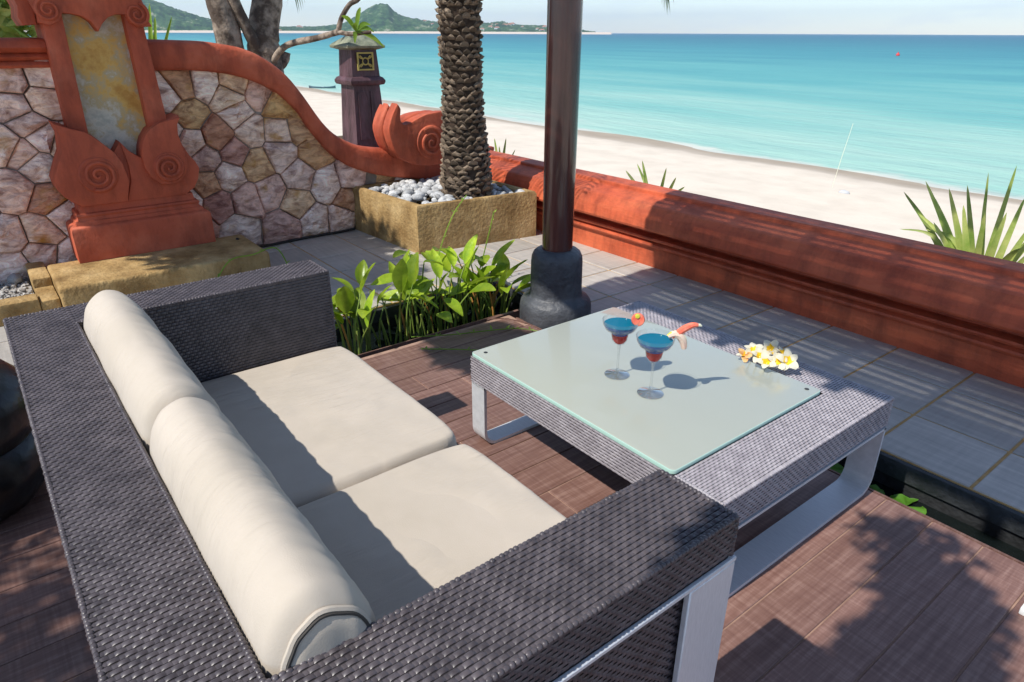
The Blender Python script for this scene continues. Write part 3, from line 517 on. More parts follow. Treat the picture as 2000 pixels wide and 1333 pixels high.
for i, s0 in enumerate(SEED):
    poly = [(-0.45, 0.0), (3.05, 0.0), (3.05, 1.22), (-0.45, 1.22)]
    for j, s1 in enumerate(SEED):
        if j == i: continue
        a = s1[0] - s0[0]; b = s1[1] - s0[1]
        if a * a + b * b > 0.5: continue
        c = (s1[0] ** 2 + s1[1] ** 2 - s0[0] ** 2 - s0[1] ** 2) / 2; poly = clip_half(poly, a, b, c)
        if len(poly) < 3: break
    if len(poly) < 3: continue
    fine = []
    for k in range(len(poly)):
        p = Vector((*poly[k], 0)); q = Vector((*poly[(k + 1) % len(poly)], 0)); n = max(1, int((q - p).length / 0.045))
        for w in range(n): fine.append(p.lerp(q, w / n))
    cy = sum(p.x for p in fine) / len(fine); cz = sum(p.y for p in fine) / len(fine); cc = Vector((cy, cz, 0))
    ty, tz = random.uniform(-0.11, 0.11), random.uniform(-0.11, 0.11)
    def ring(inset, x, jit):
        out = []
        for p in fine:
            d = cc - p; L_ = max(d.length, 1e-6); w = p + d / L_ * min(inset * (1.0 + 0.5 * noise.noise((p.x * 25, p.y * 25, i))), L_ * 0.8)
            zz = w.y
            if w.x > 0.9: zz = min(zz, mid(w.x) - 0.01)
            out.append((x + jit * noise.noise((w.x * 16, w.y * 16, i * 3.1)) + (jit > 0.004) * (ty * (w.x - cy) + tz * (w.y - cz)), w.x, zz))
        return out
    hgt = random.uniform(0.008, 0.040); fx = -4.612 + hgt
    rr = [ring(0.0015, -4.66, 0), ring(0.0025, -4.628, 0.002), ring(0.005, fx - 0.010, 0.006), ring(0.013, fx - 0.001, 0.009), ring(0.045, fx + 0.006, 0.022), ring(0.085, fx + 0.009, 0.022)]
    m_ = MB(); n = len(fine); m_.loft(rr, cap=False); ctr = len(m_.v); m_.v.append((fx + 0.006, cy, min(cz, mid(cy) - 0.03) if cy > 0.9 else cz))
    for k in range(n): m_.f.append((5 * n + k, 5 * n + (k + 1) % n, ctr)); m_.m.append(0)
    build('stone', m_, MT['stone'], gw, angle=34)
# scroll at the end of the coping
VO = [(2.408, 0.885), (2.365, 0.82), (2.329, 0.732), (2.335, 0.66), (2.36, 0.58), (2.402, 0.526), (2.452, 0.494), (2.52, 0.466), (2.629, 0.447), (2.75, 0.45), (2.86, 0.482), (2.93, 0.54), (2.965, 0.63), (2.95, 0.72), (2.89, 0.785), (2.80, 0.812), (2.713, 0.812), (2.62, 0.80), (2.55, 0.775), (2.47, 0.745), (2.432, 0.76), (2.424, 0.80), (2.432, 0.85)]
def scaled(poly, c, f): return [(c[0] + (y - c[0]) * f, c[1] + (z - c[1]) * f) for y, z in poly]
def spiral_tube(cy, cz, x, r0, turns, rad, a0=0, dirn=1, n=60):
    out = []; rr = []
    for i in range(n):
        t = i / (n - 1); a = a0 + dirn * turns * 2 * math.pi * t; r = r0 * (1 - t) ** 0.85 + 0.004
        out.append((x + 0.012 * t, cy + r * math.cos(a), cz + r * math.sin(a))); rr.append(rad * (1 - 0.45 * t))
    return out, rr
VC = (2.65, 0.62)
VO = [(p.y, p.z) for p in smooth_curve([(0, y, z) for y, z in VO + [VO[0]]], 2)[:-1]]
mb = MB(); mb.prism(VO, -4.42, -4.335, 0.014); build('scroll_face', mb, MT['red'], gw)
for xa, xb, f in ((-4.485, -4.421, 0.90), (-4.56, -4.486, 0.955), (-4.64, -4.561, 0.90)):
    mb = MB(); mb.prism(scaled(VO, VC, f), xa, xb, 0.028, 4); build('scroll_fold', mb, MT['red'], gw)
mb = MB(); mb.lathe([(0.0005, 0), (0.115, 0), (0.118, 0.006), (0.112, 0.013), (0.09, 0.014), (0.0005, 0.010)], n=40, cap=False)
mb.v = [(-4.337 + z, 2.655 + x, 0.612 + y) for x, y, z in mb.v]
p_, r_ = spiral_tube(2.655, 0.612, -4.325, 0.10, 2.2, 0.014, 2.2, -1); mb.tube(p_, r_, 8); build('spiral', mb, MT['red'], gw)

# ================================================================== decorative pillar
pil = empty('decorative_pillar', (-4.45, 0.72, 0.15), 'red carved pillar framing a rust stained stone slab, with scrolls at its foot', 'pillar')
mb = MB(); mb.bbox(-4.80, -4.512, 0.47, 0.955, 0.15, 1.62, 0.012); build('shaft', mb, MT['red'], pil)
mb = MB(); rows_ = [(0.70, 0.81), (0.813, 1.02), (1.023, 1.21), (1.213, 1.46)]
nY, nZ = 26, 60; vs = []
for j in range(nZ + 1):
    for i in range(nY + 1):
        y = 0.545 + 0.325 * i / nY; z = 0.62 + 0.86 * j / nZ; vs.append((-4.494 + 0.010 * noise.noise((y * 6, z * 5, 3)) + 0.005 * noise.noise((y * 20, z * 20, 7)), y, z))
fs = [(j * (nY + 1) + i, j * (nY + 1) + i + 1, (j + 1) * (nY + 1) + i + 1, (j + 1) * (nY + 1) + i) for j in range(nZ) for i in range(nY)]
mb.add(vs, fs); mb.box(-4.51, -4.505, 0.545, 0.87, 0.62, 1.48); build('stone_slab', mb, MT['slab'], pil)
mb = MB(); mb.prism([(0.474, 1.40), (0.462, 0.75), (0.553, 0.75), (0.564, 1.43)], -4.505, -4.42, 0.006); build('jamb', mb, MT['red'], pil)
mb = MB(); mb.prism([(0.846, 1.43), (0.860, 0.75), (0.965, 0.75), (0.932, 1.40)], -4.505, -4.42, 0.006); build('jamb', mb, MT['red'], pil)
CAP = [(0.43, 1.62), (0.43, 1.48), (0.455, 1.40), (0.452, 1.365), (0.50, 1.353), (0.545, 1.375), (0.566, 1.41), (0.61, 1.407), (0.649, 1.397), (0.684, 1.372), (0.709, 1.326), (0.733, 1.362), (0.765, 1.392), (0.804, 1.408), (0.850, 1.408), (0.868, 1.37), (0.90, 1.346), (0.972, 1.352), (0.955, 1.385), (0.958, 1.43), (0.945, 1.48), (0.955, 1.62)]
mb = MB(); mb.prism(CAP, -4.60, -4.395, 0.008); build('capital', mb, MT['red'], pil)
mb = MB(); mb.prism([(0.38, 1.62), (0.37, 1.50), (0.385, 1.44), (0.375, 1.39), (0.39, 1.352), (0.45, 1.356), (0.46, 1.62)], -4.80, -4.45, 0.01); build('capital_return', mb, MT['red'], pil)
for cy, cz, r0, d_, x_ in ((0.505, 1.425, 0.052, 1, -4.395), (0.906, 1.41, 0.055, -1, -4.395)):
    mb = MB(); p_, r_ = spiral_tube(cy, cz, x_, r0, 2.0, 0.009, 1.2, d_); mb.tube(p_, r_, 8); build('spiral', mb, MT['red'], pil)
CL = [(0.397, 0.892), (0.414, 0.83), (0.402, 0.741), (0.365, 0.67), (0.334, 0.602), (0.340, 0.555), (0.362, 0.516), (0.395, 0.48), (0.433, 0.452), (0.66, 0.452), (0.69, 0.56), (0.677, 0.659), (0.65, 0.72), (0.61, 0.765), (0.57, 0.81), (0.53, 0.84), (0.47, 0.86)]
CR_ = [(1.016, 0.892), (0.995, 0.85), (0.990, 0.794), (1.006, 0.73), (1.034, 0.667), (1.06, 0.63), (1.076, 0.589), (1.06, 0.53), (1.029, 0.48), (0.974, 0.446), (0.66, 0.448), (0.70, 0.56), (0.705, 0.64), (0.687, 0.775), (0.725, 0.72), (0.775, 0.68), (0.785, 0.73), (0.805, 0.78), (0.84, 0.825), (0.89, 0.857), (0.95, 0.87)]
mb = MB(); mb.prism([(0.60, 0.45), (0.80, 0.45), (0.80, 0.66), (0.73, 0.715), (0.687, 0.77), (0.65, 0.72), (0.60, 0.72)], -4.56, -4.388, 0.006); build('scroll_web', mb, MT['red'], pil)
mb = MB(); mb.prism(CR_, -4.56, -4.375, 0.010); build('scroll_cheek', mb, MT['red'], pil)
mb = MB(); mb.prism(CL, -4.56, -4.352, 0.012); build('scroll_cheek', mb, MT['red'], pil)
RD_ = [(1.014, 0.885), (0.993, 0.845), (0.988, 0.79), (1.0, 0.72), (1.012, 0.64), (0.995, 0.575), (0.95, 0.53), (0.90, 0.517), (0.845, 0.53), (0.80, 0.57), (0.778, 0.63), (0.778, 0.70), (0.79, 0.75), (0.815, 0.80), (0.85, 0.835), (0.9, 0.862), (0.95, 0.872)]
mb = MB(); mb.prism(RD_, -4.38, -4.345, 0.010); build('scroll_disc', mb, MT['red'], pil)
for cy, cz, r0, d_, x_ in ((0.545, 0.612, 0.088, 1, -4.352), (0.905, 0.618, 0.075, -1, -4.345)):
    mb = MB(); mb.lathe([(0.0005, 0), (r0 * 1.08, 0), (r0 * 1.1, 0.005), (r0 * 1.02, 0.012), (0.0005, 0.012)], n=36, cap=False); mb.v = [(x_ - 0.003 + z, cy + x, cz + y) for x, y, z in mb.v]
    p_, r_ = spiral_tube(cy, cz, x_ + 0.009, r0 * 0.9, 2.2, 0.012, -2.0 if d_ > 0 else 4.2, d_); mb.tube(p_, r_, 8); build('spiral', mb, MT['red'], pil)
prof_b = [(0.15, 0.0), (0.325, 0.0), (0.336, 0.004), (0.345, 0.014), (0.350, 0.03), (0.368, 0.034), (0.372, 0.046), (0.388, 0.050), (0.398, 0.044), (0.408, 0.050), (0.412, 0.066), (0.452, 0.072)]
rings = []
for z, i_ in prof_b: rings.append([(-4.335 - i_ * 0.7, 0.352 + i_, z), (-4.335 - i_ * 0.7, 1.083 - i_, z), (-4.63, 1.083 - i_, z), (-4.63, 0.352 + i_, z)])
build('pedestal', MB().loft(rings), MT['red'], pil, angle=30)

# ================================================================== ochre plinths, gravel bed
mb = MB(); mb.bbox(-4.43, -3.93, 0.20, 1.268, -0.02, 0.149, 0.018, 0, 3)
tag(build('concrete_plinth', mb, MT['tan']), 'ochre concrete plinth under the red carved pillar', 'plinth')
mb = MB(); mb.bbox(-4.62, -4.25, 0.11, 0.198, -0.02, 0.13, 0.012); mb.bbox(-4.25, -3.99, 0.11, 0.197, -0.02, 0.085, 0.012); mb.bbox(-4.10, -3.98, -1.2, 0.109, -0.02, 0.105, 0.016)
tag(build('planter_edging', mb, MT['tan']), 'low ochre concrete edging around the gravel bed', 'edging')
random.seed(5)
def rock_verts(s, seed, flat=0.7):
    bm = bmesh.new(); bmesh.ops.create_icosphere(bm, subdivisions=2, radius=1)
    for v in bm.verts:
        k = 1 + 0.28 * noise.noise(v.co * 1.3 + Vector((seed, 0, 0))) + 0.10 * noise.noise(v.co * 3.1 + Vector((0, seed, 0)))
        v.co = Vector((v.co.x * s * k, v.co.y * s * k * 0.8, v.co.z * s * flat * k))
    return bm
mb = MB(); mb.box(-4.60, -4.105, -1.2, 0.105, -0.02, 0.04)
gr_src = []
for i in range(6):
    bm = bmesh.new(); bmesh.ops.create_icosphere(bm, subdivisions=1, radius=1)
    for v in bm.verts: v.co *= 1 + 0.3 * noise.noise(v.co * 1.2 + Vector((i * 5.0, 0, 0)))
    bm.verts.ensure_lookup_table(); bm.verts.index_update(); gr_src.append(([v.co.copy() for v in bm.verts], [[v.index for v in f.verts] for f in bm.faces])); bm.free()
for i in range(1500):
    x = random.uniform(-4.6, -4.11); y = random.uniform(-1.1, 0.10); s_ = random.uniform(0.006, 0.014); vs, fs = random.choice(gr_src); a = random.uniform(0, 6.28); ca, sa = math.cos(a), math.sin(a); z = 0.042 + random.uniform(0, 0.012)
    mb.add([(x + (v.x * ca - v.y * sa) * s_, y + (v.x * sa + v.y * ca) * s_, z + v.z * s_ * 0.7) for v in vs], fs)
tag(build('gravel', mb, MT['gravel'], angle=60), 'grey and white gravel at the foot of the stone wall', 'gravel', kind='stuff')
peb_me = []
for i in range(6):
    q = MB(); q.bm(rock_verts(1, i * 3.7)); peb_me.append(q.mesh('pebble', [MT['pebble']], True, 60))
for p, s_, lb in (((-4.52, 0.045, 0.075), 0.045, 'large white pebble on the gravel beside the stone wall'), ((-4.55, -0.06, 0.07), 0.035, 'smaller pale pebble on the gravel at the left edge of the photo')):
    o = link('pebble', peb_me[int(s_ * 1000) % 6], None, p); o.scale = (s_, s_, s_); tag(o, lb, 'pebble')

# ================================================================== palm planter, pebbles, palm
pp = empty('palm_planter', (-4.12, 2.6, 0), 'low ochre concrete planter box holding the palm', 'planter')
def quadwall(c, z0, z1, th):
    mb = MB(); n = 4; C = [Vector((*p, 0)) for p in c]; cen = sum(C, Vector()) / 4
    inn = [p + (cen - p).normalized() * th * 1.42 for p in C]
    zz = [(C, z0), (C, z1 - 0.02), ([p + (cen - p).normalized() * 0.012 for p in C], z1 - 0.003), ([p + (cen - p).normalized() * 0.024 for p in C], z1), ([p + (cen - p).normalized() * (th * 1.42 - 0.02) for p in C], z1 - 0.002), (inn, z1 - 0.015), (inn, z0 + 0.2)]
    mb.loft([[(p.x, p.y, z + 0.004 * noise.noise((p.x * 9, p.y * 9, z))) for p in ring] for ring, z in zz], cap=False); return mb
def subdiv_quad(c, n=8):
    return c
build('box_wall', quadwall([(-4.60, 2.135), (-3.77, 2.185), (-3.655, 3.085), (-4.60, 3.085)], -0.02, 0.32, 0.055), MT['tan'], pp, angle=30)
build('soil', MB().add([(-4.56, 2.18, 0.26), (-3.82, 2.22, 0.26), (-3.71, 3.05, 0.26), (-4.56, 3.05, 0.26)], [(0, 1, 2, 3)]), MT['soil'], pp, smooth=False)
bed = empty('pebble_bed', (-4.12, 2.6, 0.26), 'bed of white and grey stones around the palm trunk', 'stones')
random.seed(9)
def pebs(x0, x1, y0, y1, n, zf, smin, smax, parent):
    k = 0; tries = 0
    while k < n and tries < 6000:
        tries += 1; x = random.uniform(x0, x1); y = random.uniform(y0, y1)
        if math.hypot(x + 3.93, y - 2.68) < 0.17: continue
        if x > -3.80 - 0.0 + (y - 2.2) * 0.12: continue
        s_ = random.uniform(smin, smax); o = link('pebble', random.choice(peb_me), parent, Vector((x, y, zf(x, y) + random.uniform(-0.008, 0.02))) - ORG[parent.name])
        o.scale = (s_, s_ * random.uniform(0.7, 1.1), s_ * random.uniform(0.7, 1)); o.rotation_euler = (random.uniform(-0.5, 0.5), random.uniform(-0.5, 0.5), random.uniform(0, 6.28)); k += 1
pebs(-4.54, -3.70, 2.21, 3.02, 290, lambda x, y: 0.285 + 0.05 * max(0, 1 - math.hypot(x + 4.15, y - 2.6) / 0.45), 0.022, 0.042, bed)

palm = empty('palm_tree', (-3.93, 2.68, 0.26), 'palm with a rough scaly trunk growing in the ochre planter', 'palm')
TR = [(0.20, 0.165), (0.42, 0.168), (0.60, 0.158), (0.80, 0.135), (1.0, 0.124), (1.2, 0.130), (1.5, 0.138), (2.0, 0.145), (2.35, 0.15)]
def pc(z): return Vector((-3.93 - 0.03 * (z - 0.3), 2.68 - 0.0 * z, z))
rings = []
for i in range(44):
    z = 0.2 + 2.15 * i / 43; c = pc(z); r = interp(TR, z)
    rings.append([(c.x + r * 0.93 * math.cos(a * math.pi / 10), c.y + r * 0.93 * math.sin(a * math.pi / 10), z) for a in range(20)])
build('trunk', MB().loft(rings), MT['bark'], palm)
def scale_mesh(seed):
    q = MB(); w = 0.5; h = 1.0
    q.add([(-0.5, 0, 0), (0.5, 0, 0), (0.42, 0, 0.45), (0.0, 0.0, 0.95), (-0.42, 0, 0.45), (-0.36, -0.55, 0.30), (0.36, -0.55, 0.30), (0.25, -0.75, 0.62), (0.0, -0.78, 0.78), (-0.25, -0.75, 0.62)],
          [(0, 1, 6, 5), (1, 2, 7, 6), (2, 3, 8, 7), (3, 4, 9, 8), (4, 0, 5, 9), (5, 6, 7, 8, 9)]); random.seed(seed)
    q.v = [(x + random.uniform(-0.08, 0.08), y + random.uniform(-0.1, 0.1), z + random.uniform(-0.06, 0.06)) for x, y, z in q.v]
    return q
sc_q = [scale_mesh(i) for i in range(4)]; sc_me = [q.mesh('leaf_base', [MT['scale']], False) for q in sc_q]
random.seed(14); rest = MB(); nsc = 0
nring = 50
for j in range(nring):
    z = 0.24 + 0.030 * j + 0.00012 * j * j; r = interp(TR, z); c = pc(z); per = 15
    for k in range(per):
        a = 2 * math.pi * (k + 0.5 * (j % 2)) / per + 0.14 * j * 0.3 + random.uniform(-0.06, 0.06); pos = Vector((c.x + r * 0.92 * math.cos(a), c.y + r * 0.92 * math.sin(a), z + random.uniform(-0.011, 0.011)))
        if random.random() < 0.06: continue
        big = 1.25 if z < 0.42 else 1.0; W_ = 0.060 * r / 0.14 * random.uniform(0.85, 1.15); H_ = 0.038 * big * random.uniform(0.85, 1.2); D_ = 0.026 * big * random.uniform(0.7, 1.35)
        facing = pos - c; tocam = Vector((0, 0, 1.33)) - pos; vis = (facing.x * tocam.x + facing.y * tocam.y) > 0.012 and z < 1.42
        rot = a + math.pi / 2 + random.uniform(-0.25, 0.25); tilt = random.uniform(-0.1, 0.35)
        Mx = Matrix.Translation(pos) @ Matrix.Rotation(rot, 4, 'Z') @ Matrix.Rotation(tilt, 4, 'X') @ Matrix.Diagonal((W_, D_, H_, 1))
        idx = random.randrange(4)
        if vis and nsc < 296:
            o = link('leaf_base', sc_me[idx], palm); o.matrix_local = Matrix.Translation(-ORG[palm.name]) @ Mx; nsc += 1
        else: rest.add([Mx @ Vector(v) for v in sc_q[idx].v], sc_q[idx].f)
build('leaf_base_mass', rest, MT['scale'], palm, smooth=False, kind='stuff')
def frond(base, az, el, L_, droop, m, nleaf=26, lw=0.018, ll=0.34):
    mb = MB(); pts = []; d = Vector((math.cos(az) * math.cos(el), math.sin(az) * math.cos(el), math.sin(el))); p = Vector(base); n = 16
    for i in range(n + 1): pts.append(p.copy()); p += d * (L_ / n); d.z -= droop / n; d.normalize()
    mb.tube(pts, [0.012 * (1 - 0.8 * i / n) for i in range(n + 1)], 5)
    side = Vector((-math.sin(az), math.cos(az), 0))
    for i in range(nleaf):
        t = 0.12 + 0.88 * i / (nleaf - 1); k = min(n - 1, int(t * n)); q = pts[k].lerp(pts[k + 1], t * n - k) if t < 1 else pts[-1]; fw = (pts[min(k + 1, n)] - pts[k]).normalized(); Lf = ll * math.sin(math.pi * (0.12 + 0.8 * t)) ** 0.7
        for s_ in (-1, 1):
            dd = (side * s_ * 0.85 + fw * 0.6 + Vector((0, 0, -0.25 + random.uniform(-0.15, 0.1)))).normalized(); mid_ = q + dd * Lf * 0.5 + Vector((0, 0, 0.01)); tip = q + dd * Lf + Vector((0, 0, -0.05 - 0.08 * random.random())); wv = fw * lw * 0.5
            mb.add([q - wv * 0.5, q + wv * 0.5, mid_ + wv, mid_ - wv, tip], [(0, 1, 2, 3), (3, 2, 4)])
    return mb
def frond_path(pts, nleaf=34, lw=0.018, ll=0.30):
    pts = smooth_curve(pts, 8); mb = MB(); n = len(pts) - 1; mb.tube(pts, [0.012 * (1 - 0.8 * i / n) for i in range(n + 1)], 5)
    for i in range(nleaf):
        t = 0.12 + 0.87 * i / (nleaf - 1); k = min(n - 1, int(t * n)); q = pts[k].lerp(pts[k + 1], t * n - k); fw = (pts[k + 1] - pts[k]).normalized(); side = fw.cross(Vector((0, 0, 1))).normalized(); Lf = ll * math.sin(math.pi * (0.12 + 0.8 * t)) ** 0.7
        for s_ in (-1, 1):
            dd = (side * s_ * 0.7 + fw * 0.7 + Vector((0, 0, -0.2))).normalized(); m_ = q + dd * Lf * 0.5; tip = q + dd * Lf + Vector((0, 0, -0.05)); wv_ = fw * lw * 0.5
            mb.add([q - wv_ * 0.5, q + wv_ * 0.5, m_ + wv_, m_ - wv_, tip], [(0, 1, 2, 3), (3, 2, 4)])
    return mb
random.seed(31)
for tip in ((-3.10, 3.62, 1.56), (-4.98, 2.02, 1.57), (-3.2, 3.75, 1.62)):
    b0 = pc(2.36); t3 = Vector(tip); build('frond', frond_path([b0, b0.lerp(t3, 0.35) + Vector((0, 0, 0.42)), b0.lerp(t3, 0.8) + Vector((0, 0, 0.28)), t3]), MT['tree'], palm, smooth=False)
for i in range(15):
    az = 2 * math.pi * i / 15 + random.uniform(-0.15, 0.15)
    build('frond', frond(pc(2.36), az, random.uniform(0.35, 1.1), random.uniform(1.1, 1.4), random.uniform(1.6, 2.3), MT['tree']), MT['tree'], palm, smooth=False)

# ================================================================== pavilion: post, base, slatted roof above the frame
pav = empty('pavilion', (-2.44, 2.2, 0), 'dark lacquered round post on a charcoal stone base, carrying a slatted roof', 'pavilion')
build('post', MB().lathe([(0.075, 0.30), (0.0765, 0.9), (0.078, 2.62)], (-2.44, 2.2, 0), 40), MT['post'], pav)
build('post_base', MB().lathe([(0.182, -0.3), (0.184, 0.0), (0.184, 0.055), (0.178, 0.085), (0.165, 0.102), (0.142, 0.112), (0.134, 0.122), (0.131, 0.14), (0.129, 0.29), (0.126, 0.318), (0.116, 0.340), (0.100, 0.352), (0.076, 0.355)], (-2.44, 2.2, 0), 44), MT['postbase'], pav)
random.seed(17)
for k in range(10):
    x = -2.60 + 0.42 * k; tl = 0.2
    build('rafter', MB().box(x - 0.03, x + 0.03, 0.125, 2.3, 2.64, 2.72), MT['wood'], pav, smooth=False)
for y in (0.36, 2.2): build('roof_beam', MB().box(-2.98, 1.5, y - 0.05, y + 0.05, 2.55, 2.638), MT['wood'], pav, smooth=False)
y = 0.125
k = 0
while y < 1.72:
    w = random.uniform(0.045, 0.062); g = 0.0 if random.random() < (0.45 if y > 0.6 else 0.85) else random.uniform(0.0038, 0.0075)
    build('roof_slat', MB().box(-2.74 + random.uniform(-0.012, 0.012), 1.5, y, y + w - 0.002, 2.722, 2.727 + 0.001 * (k % 2)), MT['wood'], pav, smooth=False); y += w + g; k += 1
build('post', MB().lathe([(0.075, 0.0), (0.078, 2.55)], (1.4, 0.36, 0), 24), MT['post'], pav)

# ================================================================== stone lantern on the wall return
lan = empty('garden_lantern', (-5.55, 2.735, 0.4), 'purple brown lantern tower with a yellow fretwork window, behind the stone wall', 'lantern')
def sq(cx, cy, w, z): return [(cx - w, cy - w, z), (cx + w, cy - w, z), (cx + w, cy + w, z), (cx - w, cy + w, z)]
LX, LY = -5.60, 2.765
def sqp(pr): return MB().loft([sq(LX, LY, w, z) for w, z in pr])
build('tower_body', sqp([(0.142, -1.2), (0.142, 0.45), (0.118, 0.93)]), MT['lantern'], lan, angle=30)
for s_ in (-0.055, 0.055):
    build('body_panel', MB().loft([[(LX + 0.139, LY + s_ * 1.1 - 0.04, 0.50), (LX + 0.139, LY + s_ * 1.1 + 0.04, 0.50), (LX + 0.146, LY + s_ * 1.1 + 0.04, 0.50), (LX + 0.146, LY + s_ * 1.1 - 0.04, 0.50)], [(LX + 0.12, LY + s_ - 0.032, 0.88), (LX + 0.12, LY + s_ + 0.032, 0.88), (LX + 0.127, LY + s_ + 0.032, 0.88), (LX + 0.127, LY + s_ - 0.032, 0.88)]]), MT['lantern'], lan, angle=30)
build('collar', sqp([(0.120, 0.925), (0.148, 0.932), (0.156, 0.95), (0.156, 0.965), (0.142, 0.985), (0.124, 0.995)]), MT['lantern'], lan, angle=30)
build('lamp_head', sqp([(0.124, 0.99), (0.112, 1.20)]), MT['lantern'], lan, angle=30)
build('cap', sqp([(0.113, 1.196), (0.165, 1.212), (0.168, 1.228), (0.150, 1.245), (0.06, 1.305), (0.03, 1.312)]), MT['lcap'], lan, angle=30)
fx = LX + 0.122
mb = MB(); mb.box(fx - 0.004, fx, LY - 0.070, LY + 0.070, 1.045, 1.178); wd = build('window', mb, MT['dark'], lan, smooth=False)
mb = MB(); c0, c1 = LY - 0.073, LY + 0.073; t_ = 0.012
mb.box(fx, fx + 0.012, c0, c1, 1.042, 1.042 + t_); mb.box(fx, fx + 0.012, c0, c1, 1.180 - t_, 1.180); mb.box(fx, fx + 0.0115, c0, c0 + t_, 1.042 + t_, 1.180 - t_); mb.box(fx, fx + 0.0115, c1 - t_, c1, 1.042 + t_, 1.180 - t_)
def ringpts(cy, cz, r, n=20): return [(fx + 0.006, cy + r * math.cos(2 * math.pi * i / n), cz + r * math.sin(2 * math.pi * i / n)) for i in range(n + 1)]
mb.tube(ringpts(LY, 1.111, 0.026), 0.0055, 6)
for sy in (-1, 1):
    for sz in (-1, 1):
        pts = [(fx + 0.006, LY + sy * (0.064 - 0.042 * (1 - math.cos(w))), 1.111 + sz * (0.060 - 0.040 * math.sin(w))) for w in [math.pi / 2 * i / 8 for i in range(9)]]
        mb.tube(pts, 0.0055, 6)
for i in range(4):
    a = math.pi / 4 + i * math.pi / 2; mb.tube([(fx + 0.006, LY + 0.026 * math.cos(a), 1.111 + 0.026 * math.sin(a)), (fx + 0.006, LY + 0.066 * math.cos(a), 1.111 + 0.062 * math.sin(a))], 0.005, 6)
build('fretwork', mb, MT['fret'], wd)

# ================================================================== sofa
def weave(mb, o, a, La, b, Lb, n, pa=0.0098, pb=0.0094, h=0.0040):
    # strands run along a, stacked along b, over and under cross stakes
    o, a, b, n = Vector(o), Vector(a), Vector(b), Vector(n); nb = max(1, round(Lb / pb)); na_ = max(1, round(La / pa)); pb = Lb / nb; pa = La / na_
    V = mb.v; Fc = mb.f; Mi = mb.m
    for j in range(nb):
        for k in range(na_):
            hi = (j + k) % 2 == 0; H = h * random.uniform(0.92, 1.08) if hi else h * 0.36; base = o + a * (k * pa) + b * (j * pb); s = len(V); l0 = -0.24 * pa if hi else 0.04 * pa; l1 = pa - l0
            for u, f in ((l0, 0.15), (l0 + (l1 - l0) * 0.25, 0.9), (l0 + (l1 - l0) * 0.75, 0.9), (l1, 0.15)):
                for w, g in ((0.10, 0.35), (0.5, 1.0), (0.90, 0.35)):
                    p = base + a * u + b * (w * pb) + n * (H * f * g); V.append((p.x, p.y, p.z))
            for q in range(3):
                for r in range(2): Fc.append((s + q * 3 + r, s + q * 3 + r + 1, s + q * 3 + r + 4, s + q * 3 + r + 3)); Mi.append(0)
    return mb
random.seed(40)
SX0, SX1, AI0, AI1 = -2.097, -0.454, -1.958, -0.608; BY0, BY1, SF = -0.027, 0.118, 0.803; ZT = 0.646
sofa = empty('wicker_sofa', (-1.275, 0.39, 0), 'grey brown wicker two-seat sofa with metal strap legs and cream cushions', 'sofa')
mb = MB(); mb.bbox(SX0, SX1, BY0, BY1, 0.12, ZT, 0.006); build('back_core', mb, MT['weave_back'], sofa)
for x0, x1 in ((SX0, AI0), (AI1, SX1)):
    mb = MB(); mb.bbox(x0, x1, BY1 - 0.002, SF, 0.565, ZT, 0.006); mb.bbox(x0 + (0.012 if x0 < -1.5 else 0.001), x1 - (0.001 if x0 < -1.5 else 0.014), BY1 - 0.002, SF - 0.001, 0.14, 0.566, 0.004); build('arm_core', mb, MT['weave_back'], sofa)
mb = MB(); mb.box(AI0 + 0.001, AI1 - 0.001, BY1, 0.80, 0.16, 0.285); build('seat_base', mb, MT['weave_back'], sofa, smooth=False)
def wv(name, *args, m='weave', par=None, **kw):
    q = MB(); weave(q, *args, **kw); return build(name, q, MT[m], par or sofa, angle=70, kind='stuff')
X, Y, Zv = (1, 0, 0), (0, 1, 0), (0, 0, 1)
wv('back_top_weave', (SX0, BY0, ZT), Y, BY1 - BY0, X, SX1 - SX0, Zv)
wv('arm_top_weave', (SX0, BY1, ZT), Y, SF - BY1, X, AI0 - SX0, Zv)
wv('arm_top_weave', (AI1, BY1, ZT), Y, SF - BY1, X, SX1 - AI1, Zv)
wv('arm_inner_weave', (AI0, BY1, 0.28), Y, SF - BY1, Zv, ZT - 0.28, X)
wv('arm_inner_weave', (AI1, BY1, 0.28), Y, SF - BY1, Zv, ZT - 0.28, (-1, 0, 0))
wv('arm_outer_weave', (SX1, BY0, 0.573), Y, SF - BY0, Zv, ZT - 0.573, X)
wv('arm_outer_weave', (SX1 - 0.012, BY0, 0.14), Y, SF - BY0 - 0.014, Zv, 0.42, X)
wv('arm_outer_weave', (SX0, BY0, 0.14), Y, SF - BY0, Zv, ZT - 0.14, (-1, 0, 0))
wv('arm_front_weave', (SX0, SF, 0.57), X, AI0 - SX0, Zv, ZT - 0.57, Y)
wv('arm_front_weave', (AI1, SF, 0.57), X, SX1 - AI1, Zv, ZT - 0.57, Y)
wv('back_outer_weave', (SX0, BY0, 0.14), X, SX1 - SX0, Zv, ZT - 0.14, (0, -1, 0))
wv('back_inner_weave', (AI0, BY1, 0.40), X, AI1 - AI0, Zv, ZT - 0.40, Y)
def edge_wrap(mb, p0, p1, pitch=0.0084, r=0.0045):
    p0, p1 = Vector(p0), Vector(p1); d = p1 - p0; n = int(d.length / pitch); u = d.normalized()
    for i in range(n):
        c = p0 + d * ((i + 0.5) / n); k = random.uniform(0.85, 1.15); mb.tube([c - u * pitch * 0.46, c - u * pitch * 0.2, c + u * pitch * 0.2, c + u * pitch * 0.46], [r * 0.75, r * k, r * k, r * 0.75], 6)
mb = MB()
